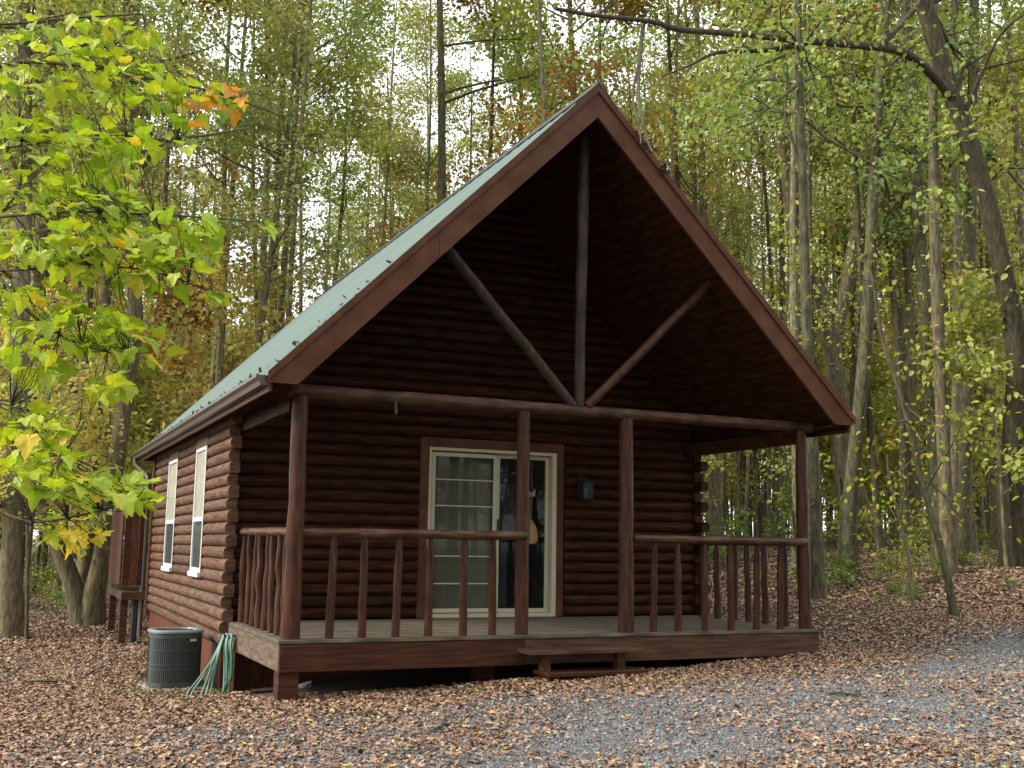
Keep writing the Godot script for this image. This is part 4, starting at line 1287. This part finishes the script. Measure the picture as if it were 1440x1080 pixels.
		var bk := rng.randi() % 3
		var lean := Vector3(rng.randf_range(-0.08, 0.08), 0, rng.randf_range(-0.08, 0.08))
		var kind: String = ("upright " if lean.length() < 0.06 else "leaning ") + young[w].l
		plant("young_tree", young[w].k, p, rng.randf() * TAU, Vector3(s, s, s), bk, tree_label(kind, bk, s / clampf(d / 38.0, 1.0, 1.7), u, d), "young tree", "young trees under the forest canopy", lean)
		made += 1
	for q in 30:
		var x := -17.0 + q * 1.6 + rng.randf_range(-0.6, 0.6)
		var z := 16.0 + rng.randf_range(0.0, 14.0) - maxf(0.0, x - 14.0) * 0.5
		var w := rng.randi() % 3
		var s := rng.randf_range(1.0, 1.6)
		var bk := rng.randi() % 3
		plant("young_tree", young[w].k, Vector3(x, gh(x, z), z), rng.randf() * TAU, Vector3(s * 1.2, s, s * 1.2), bk, "%s %s-barked %s across the drive, facing the porch" % ["big" if s > 1.3 else "small", ["brown", "mossy", "pale grey"][bk], young[w].l], "young tree", "young trees under the forest canopy")
	for q in 26:
		var x := rng.randf_range(6.0, 30.0)
		var z := rng.randf_range(15.0, 40.0) + maxf(0.0, 10.0 - x) * 0.6
		var w := rng.randi() % 3
		var s := rng.randf_range(1.2, 1.9)
		var bk := rng.randi() % 3
		plant("young_tree", young[w].k, Vector3(x, gh(x, z), z), rng.randf() * TAU, Vector3(s * 1.2, s, s * 1.2), bk, "%s %s-barked %s deep in the wood across the drive" % ["big" if s > 1.55 else "small", ["brown", "mossy", "pale grey"][bk], young[w].l], "young tree", "young trees under the forest canopy")
	# low shrubs
	var bush := [
		{"k": grow(31, 1.3, 0.015, 0.1, 0.7, 10, 700, 0.085, [Color(0.15, 0.22, 0.05), Color(0.2, 0.27, 0.07)], 0.15, 0, 0.3), "l": "low leafy green shrub on the forest floor"},
		{"k": grow(32, 1.0, 0.012, 0.1, 0.8, 9, 450, 0.08, [Color(0.22, 0.26, 0.07), Color(0.3, 0.3, 0.07)], 0.2, 0, 0.3), "l": "low straggly pale green shrub on the forest floor"}]
	rng.seed = 99
	made = 0
	tries = 0
	while made < 60 and tries < 9000:
		tries += 1
		var d := sqrt(lerpf(17.0 * 17.0, 45.0 * 45.0, rng.randf()))
		var u := rng.randf_range(-40.0, 1480.0)
		if u > 230 and u < 970: continue
		var dir := cam_basis * Vector3((u - 720.0) / FOCAL, 0, -1.0)
		dir.y = 0
		var p := CAM + dir.normalized() * d
		if not clear_of_cabin(p.x, p.z, 1.0 if u < 300 else 0.3): continue
		if not spot_free(p.x, p.z, 0.6): continue
		taken.push_back(Vector3(p.x, 0.7, p.z))
		p.y = gh(p.x, p.z)
		var w := rng.randi() % 2
		var s := rng.randf_range(0.5, 1.2)
		plant("shrub", bush[w].k, p, rng.randf() * TAU, Vector3(s, s, s), 1, "%s %s, %s" % [["small", "knee-high", "waist-high"][int(clampf((s - 0.5) / 0.234, 0, 2))], bush[w].l, "past the air conditioner" if u < 300 else ("behind the porch railing" if u < 1150 else ("on the gravel bank" if d < 27 else "deep among the trunks"))], "shrub", "low shrubs on the forest floor")
		made += 1
	for q in 20:
		var u := rng.randf_range(1120.0, 1420.0)
		var z := rng.randf_range(15.6, 21.0)
		var p := px(u, 800, z)
		p.y = gh(p.x, p.z)
		var s := rng.randf_range(0.14, 0.3)
		plant("shrub", bush[q % 2].k, p, rng.randf() * TAU, Vector3(s * 1.3, s, s * 1.3), 1, "ankle-high %s sprouting from the leafy slope behind the gravel" % ["leafy green seedling", "pale green seedling"][q % 2], "shrub", "low shrubs on the forest floor")
	rng.seed = 5

# a tree whose stem follows given points
func stem_tree(called: String, label: String, paths: Array, bark: int, pal: Array, leaves: int, size: float, group := "", clump_r := 0.9) -> Node3D:
	var base: Vector3 = paths[0].pts[0]
	var o := thing(called, label, "tree", base, group)
	var crown := MB.new()
	var first := true
	var tips := []
	for pa in paths:
		var m := MB.new()
		var cp := []
		for q in pa.pts: cp.push_back(q - base)
		var n := cp.size() * 4
		var pts := spline(cp, n)
		var rad := []
		for q in n + 1:
			var t := float(q) / n
			rad.push_back(lerpf(pa.r0, pa.r1, pow(t, 0.9)) * (1.0 + (0.5 * pow(1.0 - minf(t * 8.0, 1.0), 2.0) if pa.get("root", false) else 0.0)))
		m.tube(pts, rad, 14 if pa.r0 > 0.1 else 7, true, 0.05, rng.randi() % 60)
		if pa.get("twigs", 0) > 0:
			for k in pa.twigs:
				var f := rng.randf_range(pa.get("from", 0.3), 1.0)
				var a: Vector3 = pts[int(f * n)]
				var dir := rand_dir() + Vector3(0, 0.25, 0)
				var r: float = rad[int(f * n)] * 0.45
				var tp := bend(a, dir, pa.get("reach", 1.5) * rng.randf_range(0.5, 1.2), 5, 0.35, 0.02)
				m.tube(tp, taper(6, minf(r, 0.05), 0.006), 5, false)
				var b2 := bend(tp[2], dir + rand_dir(), pa.get("reach", 1.5) * 0.5, 3, 0.35, 0.0)
				m.tube(b2, taper(4, minf(r, 0.05) * 0.5, 0.004), 4, false)
				tips.push_back(tp[5]); tips.push_back(tp[3]); tips.push_back(b2[3])
		inst("trunk" if first or pa.get("stem", false) else "limb", m.mesh(), M.bark[bark], o)
		first = false
	if leaves > 0 and tips.size() > 0:
		for t in tips: clump(crown, t, clump_r * rng.randf_range(0.6, 1.2), int(float(leaves) / tips.size() * rng.randf_range(0.4, 1.6)), size, pal)
		inst("crown", crown.mesh(), M.leaf, o)
	return o
func on_ground(u: float, v: float, z: float) -> Vector3:
	var p := px(u, v, z)
	p.y = gh(p.x, p.z) - 0.15
	return p
func make_named_trees() -> void:
	rng.seed = 501
	# big leaning tree with a limb reaching over the roof
	var b := on_ground(1425, 799, 20)
	stem_tree("leaning_tree", "thick dark leaning tree with a long limb reaching over the roof", [
		{"pts": [b, px(1424, 640, 20), px(1430, 500, 20), px(1412, 390, 20), px(1381, 260, 20), px(1345, 150, 20), px(1310, 40, 20), px(1283, -70, 20), px(1250, -300, 20)], "r0": 0.2, "r1": 0.14, "root": true, "twigs": 8, "from": 0.6, "reach": 2.2},
		{"pts": [px(1341, 142, 20), px(1310, 104, 19.6), px(1272, 74, 19), px(1225, 65, 18.4), px(1140, 58, 17.5), px(1040, 48, 16.6), px(960, 42, 15.8), px(915, 30, 15.2), px(840, 22, 14.6), px(780, 12, 14.2)], "r0": 0.09, "r1": 0.025, "twigs": 5, "from": 0.4, "reach": 1.1},
		{"pts": [px(1245, 66, 18.6), px(1248, 20, 18.6), px(1252, -60, 18.6)], "r0": 0.05, "r1": 0.03},
		{"pts": [px(1140, 58, 17.5), px(1085, 70, 17.2), px(1010, 74, 16.8), px(970, 92, 16.4), px(930, 108, 16.2)], "r0": 0.055, "r1": 0.012},
		{"pts": [px(1235, 65, 18.5), px(1262, 40, 18.8), px(1295, 0, 19.0), px(1310, -40, 19)], "r0": 0.06, "r1": 0.04},
		{"pts": [px(1345, 190, 20), px(1400, 60, 19.5), px(1440, 20, 19)], "r0": 0.05, "r1": 0.02},
		{"pts": [px(905, 34, 15.2), px(900, 80, 14.4), px(898, 130, 13.4), px(908, 190, 11.6), px(918, 214, 10.9)], "r0": 0.032, "r1": 0.011},
		{"pts": [px(898, 90, 14.2), px(890, 135, 13.3), px(898, 175, 12.0), px(902, 202, 11.0)], "r0": 0.02, "r1": 0.009},
	], 3, GREEN, 800, 0.09)
	# forked tree and thick trunk beyond the air conditioner
	var f := on_ground(118, 880, 22)
	stem_tree("forked_tree", "forked tree with two spreading trunks beyond the air conditioner", [
		{"pts": [f, px(105, 830, 22), px(85, 775, 22), px(60, 720, 22), px(45, 640, 22), px(40, 500, 22), px(60, 300, 22.5), px(70, 80, 23), px(70, -200, 23)], "r0": 0.17, "r1": 0.09, "root": true, "twigs": 14, "from": 0.5, "reach": 2.5},
		{"pts": [f + Vector3(0.15, 0, 0), px(130, 850, 22), px(146, 770, 22), px(160, 670, 22.2), px(176, 560, 22.5), px(190, 450, 22.5), px(182, 300, 22.5), px(180, 160, 23), px(182, -150, 23)], "r0": 0.185, "r1": 0.1, "root": true, "stem": true, "twigs": 14, "from": 0.55, "reach": 2.5},
		{"pts": [px(183, 260, 22.5), px(230, 200, 22), px(290, 190, 21.5), px(350, 180, 21)], "r0": 0.06, "r1": 0.02},
	], 0, OLIVE, 9000, 0.11)
	var lt := on_ground(18, 900, 19)
	stem_tree("thick_tree", "thick grey brown trunk standing alone near the forked tree", [
		{"pts": [lt, px(16, 800, 19), px(20, 700, 19), px(26, 560, 19.2), px(30, 400, 19.5), px(34, 200, 20), px(30, -150, 20)], "r0": 0.18, "r1": 0.12, "root": true, "twigs": 10, "from": 0.5, "reach": 2.4}], 0, YGREEN, 5500, 0.11)
	var sp := on_ground(38, 905, 18.5)
	stem_tree("thin_sapling", "bare pole-thin sapling beside the thick grey trunk", [{"pts": [sp, px(38, 840, 18.5), px(39, 760, 18.5), px(36, 640, 18.6), px(44, 500, 18.8)], "r0": 0.035, "r1": 0.02, "twigs": 5, "from": 0.4, "reach": 0.7}], 1, YGREEN, 300, 0.1)
	# leaning sapling at the edge of the gravel
	var s2 := on_ground(1345, 862, 15)
	stem_tree("leaning_sapling", "slim leaning sapling with yellow leaves at the gravel's far edge", [
		{"pts": [s2, px(1330, 800, 15), px(1312, 730, 15.1), px(1297, 680, 15.2), px(1278, 600, 15.3), px(1262, 540, 15.4), px(1242, 480, 15.5), px(1225, 380, 15.6)], "r0": 0.06, "r1": 0.02, "root": true, "twigs": 9, "from": 0.3, "reach": 0.9},
		{"pts": [px(1300, 690, 15.2), px(1330, 640, 15), px(1350, 600, 14.8), px(1352, 560, 14.8)], "r0": 0.02, "r1": 0.008}], 1, [Color(0.42, 0.4, 0.05), Color(0.3, 0.34, 0.04)], 260, 0.08)
	var s3 := on_ground(1284, 835, 16.5)
	stem_tree("pale_sapling", "thin pale slanting sapling with bright yellow leaves by the bank", [
		{"pts": [s3, px(1278, 790, 16.5), px(1262, 720, 16.5), px(1250, 670, 16.5), px(1248, 640, 16.5)], "r0": 0.035, "r1": 0.014, "root": true, "twigs": 7, "from": 0.3, "reach": 0.8}], 2, [Color(0.45, 0.44, 0.05)], 130, 0.085)
	# nearer trunks right of the porch
	for q in [[1150, 838, 16.5, 0.1, "stout mossy trunk standing just beyond the porch corner"], [1190, 800, 21.0, 0.15, "mossy trunk with vines behind the stout one by the porch"], [1352, 800, 23.0, 0.17, "straight thick trunk behind the leaning sapling"]]:
		var g := on_ground(q[0], q[1], q[2])
		var lean: float = [26.0, -14.0, 9.0][int(q[2]) % 3]
		stem_tree("tall_tree", q[4], [{"pts": [g, px(q[0] + lean * 0.2, 700, q[2]), px(q[0] + lean, 500, q[2]), px(q[0] + lean * 1.5, 250, q[2] + 0.2), px(q[0] + lean * 2, 0, q[2] + 0.4), px(q[0] + lean * 2, -250, q[2] + 0.4)], "r0": q[3], "r1": q[3] * 0.45, "root": true, "twigs": 14, "from": 0.5, "reach": 2.2}], 1, GREEN, 3000, 0.1)
	# multi-stemmed tree above the right slope of the roof
	var mt := on_ground(1250, 800, 26)
	stem_tree("spreading_tree", "tree dividing into several spreading stems with orange tinged crown", [
		{"pts": [mt, px(1205, 700, 26), px(1180, 560, 26), px(1170, 480, 26)], "r0": 0.26, "r1": 0.2, "root": true},
		{"pts": [px(1170, 490, 26), px(1150, 400, 26), px(1120, 330, 26), px(1100, 200, 26), px(1085, 60, 26), px(1080, -150, 26)], "r0": 0.17, "r1": 0.09, "stem": true, "twigs": 12, "from": 0.4, "reach": 2.2},
		{"pts": [px(1170, 490, 26), px(1195, 380, 26), px(1215, 250, 26), px(1235, 120, 26), px(1260, -100, 26)], "r0": 0.17, "r1": 0.1, "stem": true, "twigs": 12, "from": 0.4, "reach": 2.2},
		{"pts": [px(1195, 380, 26), px(1240, 310, 26), px(1290, 250, 25.5), px(1320, 200, 25)], "r0": 0.07, "r1": 0.02, "twigs": 5, "reach": 1.4},
	], 0, [Color(0.38, 0.17, 0.05), Color(0.14, 0.2, 0.04), Color(0.17, 0.22, 0.04), Color(0.14, 0.2, 0.04)], 11000, 0.105)

# ---------------------------------------------------------------- maple in front
func maple_leaf_mesh(droop: float) -> ArrayMesh:
	# five-lobed leaf, one unit long, rib on z, petiole behind
	var m := MB.new()
	var half := [[0.0, 0.04], [0.1, 0.0], [0.3, 0.0], [0.34, 0.12], [0.5, 0.28], [0.42, 0.38], [0.43, 0.54], [0.28, 0.56], [0.19, 0.68], [0.15, 0.8], [0.0, 1.0]]
	var lift := func(x: float, z: float) -> Vector3:
		return Vector3(x, absf(x) * 0.16 - droop * (z * z + x * x) - 0.05 * sin(absf(x) * 12.0), z)
	for s in [-1.0, 1.0]:
		var c: Vector3 = lift.call(0.0, 0.3)
		for q in half.size() - 1:
			var a: Vector3 = lift.call(s * half[q][0], half[q][1])
			var b: Vector3 = lift.call(s * half[q + 1][0], half[q + 1][1])
			var n := (a - c).cross(b - c).normalized()
			if n.y < 0: n = -n
			m.tri(c, a, b, n)
	m.tube([Vector3(0, 0.0, 0.02), Vector3(0, 0.03, -0.25), Vector3(0, 0.1, -0.5)], [0.014, 0.011, 0.012], 4, false)
	return m.mesh()
const MAPLE := [[0.42, 0.51, 0.03], [0.34, 0.46, 0.03], [0.5, 0.54, 0.04], [0.26, 0.38, 0.03], [0.64, 0.5, 0.04], [0.66, 0.3, 0.05]]
func make_maple() -> void:
	rng.seed = 900
	var base := px(-420, 1000, 5.6)
	base.y = gh(base.x, base.z) - 0.1
	var o := thing("maple_tree", "young maple with bright yellow-green leaves spreading in front of the wood", "tree", base)
	var bough := func(pts: Array, r0: float, r1: float, called: String) -> Array:
		var cp := []
		for p in pts: cp.push_back(p - base)
		var sp := spline(cp, pts.size() * 5)
		var rad := []
		for q in sp.size(): rad.push_back(lerpf(r0, r1, float(q) / (sp.size() - 1)))
		pole(called, o, M.bark[3], sp, rad, 8, 0.04)
		return sp
	bough.call([base, px(-400, 700, 5.5), px(-360, 400, 5.4), px(-340, 100, 5.3), px(-330, -300, 5.2)], 0.085, 0.045, "trunk")
	var twigs := []
	for b in [
		[[px(-350, 330, 5.4), px(-150, 150, 5.0), px(0, 92, 4.8), px(110, 92, 4.7), px(220, 112, 4.6), px(310, 132, 4.6), px(400, 165, 4.6)], 0.018, 0.003],
		[[px(-340, 200, 5.3), px(-120, 60, 4.9), px(60, 30, 4.7), px(200, 20, 4.7)], 0.014, 0.003],
		[[px(-360, 450, 5.4), px(-120, 350, 4.7), px(0, 300, 4.4), px(28, 262, 4.3), px(30, 200, 4.3), px(26, 170, 4.3)], 0.012, 0.003],
		[[px(-360, 450, 5.4), px(-100, 330, 4.6), px(60, 300, 4.3), px(180, 300, 4.2), px(270, 305, 4.2), px(372, 312, 4.2)], 0.013, 0.002],
		[[px(-370, 500, 5.4), px(-100, 370, 4.4), px(0, 392, 4.1), px(33, 433, 4.0), px(62, 457, 4.0), px(115, 486, 4.0), px(180, 500, 4.0)], 0.014, 0.003],
		[[px(-100, 370, 4.4), px(20, 380, 4.1), px(120, 372, 4.1), px(230, 385, 4.1), px(300, 412, 4.1)], 0.008, 0.002],
		[[px(-390, 640, 5.5), px(-150, 600, 4.2), px(-30, 560, 3.8), px(40, 590, 3.7), px(90, 640, 3.7)], 0.012, 0.003],
		[[px(-390, 700, 5.5), px(-150, 690, 4.1), px(0, 717, 3.7), px(38, 735, 3.6), px(100, 728, 3.6), px(190, 705, 3.6)], 0.012, 0.003],
		[[px(-350, 380, 5.4), px(-100, 240, 4.8), px(60, 200, 4.6), px(160, 190, 4.5), px(250, 200, 4.5)], 0.012, 0.003]]:
		twigs.append_array(bough.call(b[0], b[1], b[2], "bough"))
	var kinds := [maple_leaf_mesh(0.1), maple_leaf_mesh(0.3), maple_leaf_mesh(0.5)]
	var mats := []
	for c in MAPLE:
		var m: StandardMaterial3D = M.leaf.duplicate()
		m.vertex_color_use_as_albedo = false
		m.albedo_texture = noise_tex(0.02, [[0.0, c[0] * 0.7, c[1] * 0.75, c[2]], [0.5, c[0], c[1], c[2]], [1.0, minf(c[0] * 1.35, 1.0), c[1] * 1.1, c[2]]], 4, 400 + mats.size(), 256)
		m.uv1_triplanar = true
		m.uv1_scale = Vector3(0.9, 0.9, 0.9)
		mats.push_back(m)
	# sprays of leaves: middle of the spray in the picture, its half width and height, depth, count
	var sprays := [
		[110, 50, 120, 38, 4.7, 34], [60, 110, 80, 40, 4.6, 26], [200, 120, 80, 45, 4.6, 32], [290, 140, 60, 30, 4.6, 18], [50, 190, 70, 45, 4.4, 26], [140, 215, 70, 50, 4.4, 32], [230, 190, 60, 30, 4.4, 12],
		[50, 270, 70, 45, 4.3, 30], [140, 300, 85, 40, 4.2, 42], [235, 330, 75, 30, 4.2, 28], [60, 350, 80, 35, 4.1, 34], [150, 370, 80, 30, 4.1, 34], [240, 385, 50, 25, 4.1, 12], [50, 430, 70, 40, 4.0, 30],
		[130, 460, 65, 35, 4.0, 26], [190, 480, 55, 35, 4.0, 16], [40, 510, 60, 35, 3.9, 18], [150, 540, 50, 22, 3.9, 9], [40, 600, 55, 40, 3.7, 22], [60, 665, 65, 40, 3.65, 28], [130, 690, 60, 32, 3.6, 24], [190, 695, 35, 22, 3.6, 10], [90, 745, 50, 28, 3.6, 10],
		[290, 300, 10, 6, 4.2, 1], [372, 315, 10, 8, 4.2, 2], [305, 412, 20, 8, 4.1, 4], [290, 350, 30, 14, 4.2, 6]]
	var spots := []
	for s in sprays:
		for q in int(s[5] * 2.0):
			var a := rng.randf() * TAU
			var r := sqrt(rng.randf())
			spots.push_back([px(s[0] + cos(a) * r * s[2], s[1] + sin(a) * r * s[3] * 0.8, s[4] + rng.randf_range(-0.35, 0.35)) - base, s])
	var far := MB.new()
	# the nearest leaves are single parts, the rest one mass
	spots.sort_custom(func(a, b): return to_px(a[0] + base).z < to_px(b[0] + base).z)
	var rest_xf := []
	var rest_col := []
	print("maple leaves ", spots.size())
	var away := (cam_basis * Vector3(1, 0, -0.2)).normalized()
	for k in spots.size():
		var p: Vector3 = spots[k][0]
		var near := 1e9
		var t := Vector3.ZERO
		for w in twigs:
			var dd: float = p.distance_squared_to(w)
			if dd < near: near = dd; t = w
		var dir := ((p - t).normalized() * 0.5 + away * 0.35 + rand_dir() * 0.45 + Vector3(0, -0.2, 0)).normalized()
		var up := (Vector3.UP + rand_dir() * 0.45).normalized()
		var xax := up.cross(dir).normalized()
		var sz := rng.randf_range(0.045, 0.088)
		var bs := Basis(xax, dir.cross(xax).normalized(), dir).scaled_local(Vector3(sz, sz, sz))
		var mi: int = [0, 0, 0, 1, 1, 1, 2, 3, 3, 4][rng.randi() % 10]
		var ph := to_px(p + base)
		if mi == 4 and rng.randf() < 0.5: mi = 2
		if ph.x > 260 and ph.y < 190 and rng.randf() < 0.35: mi = 5
		if ph.x > 95 and ph.x < 160 and ph.y > 735: mi = 4
		if k < 300:
			var l := inst("leaf", kinds[rng.randi() % 3], mats[mi], o)
			l.transform = Transform3D(bs, p)
		else:
			rest_xf.push_back(Transform3D(bs, p))
			var g := rng.randf_range(0.8, 1.15)
			rest_col.push_back(Color(minf(MAPLE[mi][0] * g, 1.0), MAPLE[mi][1] * g, MAPLE[mi][2] * g))
		# the twiglet that carries it
		if near > 0.0009:
			var bnd := (p + t) * 0.5 + rand_dir() * 0.02
			far.tube([t, bnd, p - dir * sz * 0.4], [0.0018, 0.0014, 0.001], 4, false)
	inst("twigs", far.mesh(), M.bark[3], o)
	scatter("foliage", kinds[1], M.leaf, rest_xf, rest_col, o)
	rng.seed = 6

# ---------------------------------------------------------------- scene
func _ready() -> void:
	var cam := Camera3D.new()
	cam.name = "camera"
	add_child(cam)
	cam.position = CAM
	cam.rotation_degrees = Vector3(8.3, -24.381, 0.898)
	cam.fov = rad_to_deg(2.0 * atan(540.0 / FOCAL))
	cam.near = 0.05
	cam.far = 600.0
	cam.current = true
	cam_basis = cam.basis
	var env := Environment.new()
	env.background_mode = Environment.BG_SKY
	var sky := Sky.new()
	var sm := ProceduralSkyMaterial.new()
	sm.sky_top_color = Color(0.85, 0.87, 0.885)
	sm.sky_horizon_color = Color(0.89, 0.90, 0.895)
	sm.ground_horizon_color = Color(0.5, 0.5, 0.46)
	sm.ground_bottom_color = Color(0.3, 0.28, 0.24)
	sm.sky_curve = 0.2
	sky.sky_material = sm
	env.sky = sky
	env.background_energy_multiplier = 0.8
	env.tonemap_mode = Environment.TONE_MAPPER_LINEAR
	env.tonemap_exposure = 3.5
	env.sdfgi_enabled = true
	env.ssao_enabled = true
	env.ssil_enabled = true
	var we := WorldEnvironment.new()
	we.name = "world_environment"
	we.environment = env
	add_child(we)
	var sun := DirectionalLight3D.new()
	sun.name = "sun"
	sun.light_energy = 0.5
	sun.light_angular_distance = 20.0
	sun.light_color = Color(1.0, 0.97, 0.92)
	sun.shadow_enabled = true
	add_child(sun)
	sun.rotation_degrees = Vector3(-34, -97, 0)
	rng.seed = 1
	fine.seed = 4; fine.frequency = 0.01; fine.noise_type = FastNoiseLite.TYPE_SIMPLEX_SMOOTH
	patchy.seed = 8; patchy.frequency = 0.01; patchy.noise_type = FastNoiseLite.TYPE_SIMPLEX_SMOOTH
	make_materials()
	make_ground()
	make_cabin()
	make_things()
	make_named_trees()
	make_forest()
	make_maple()
	make_gravel()
	make_litter()
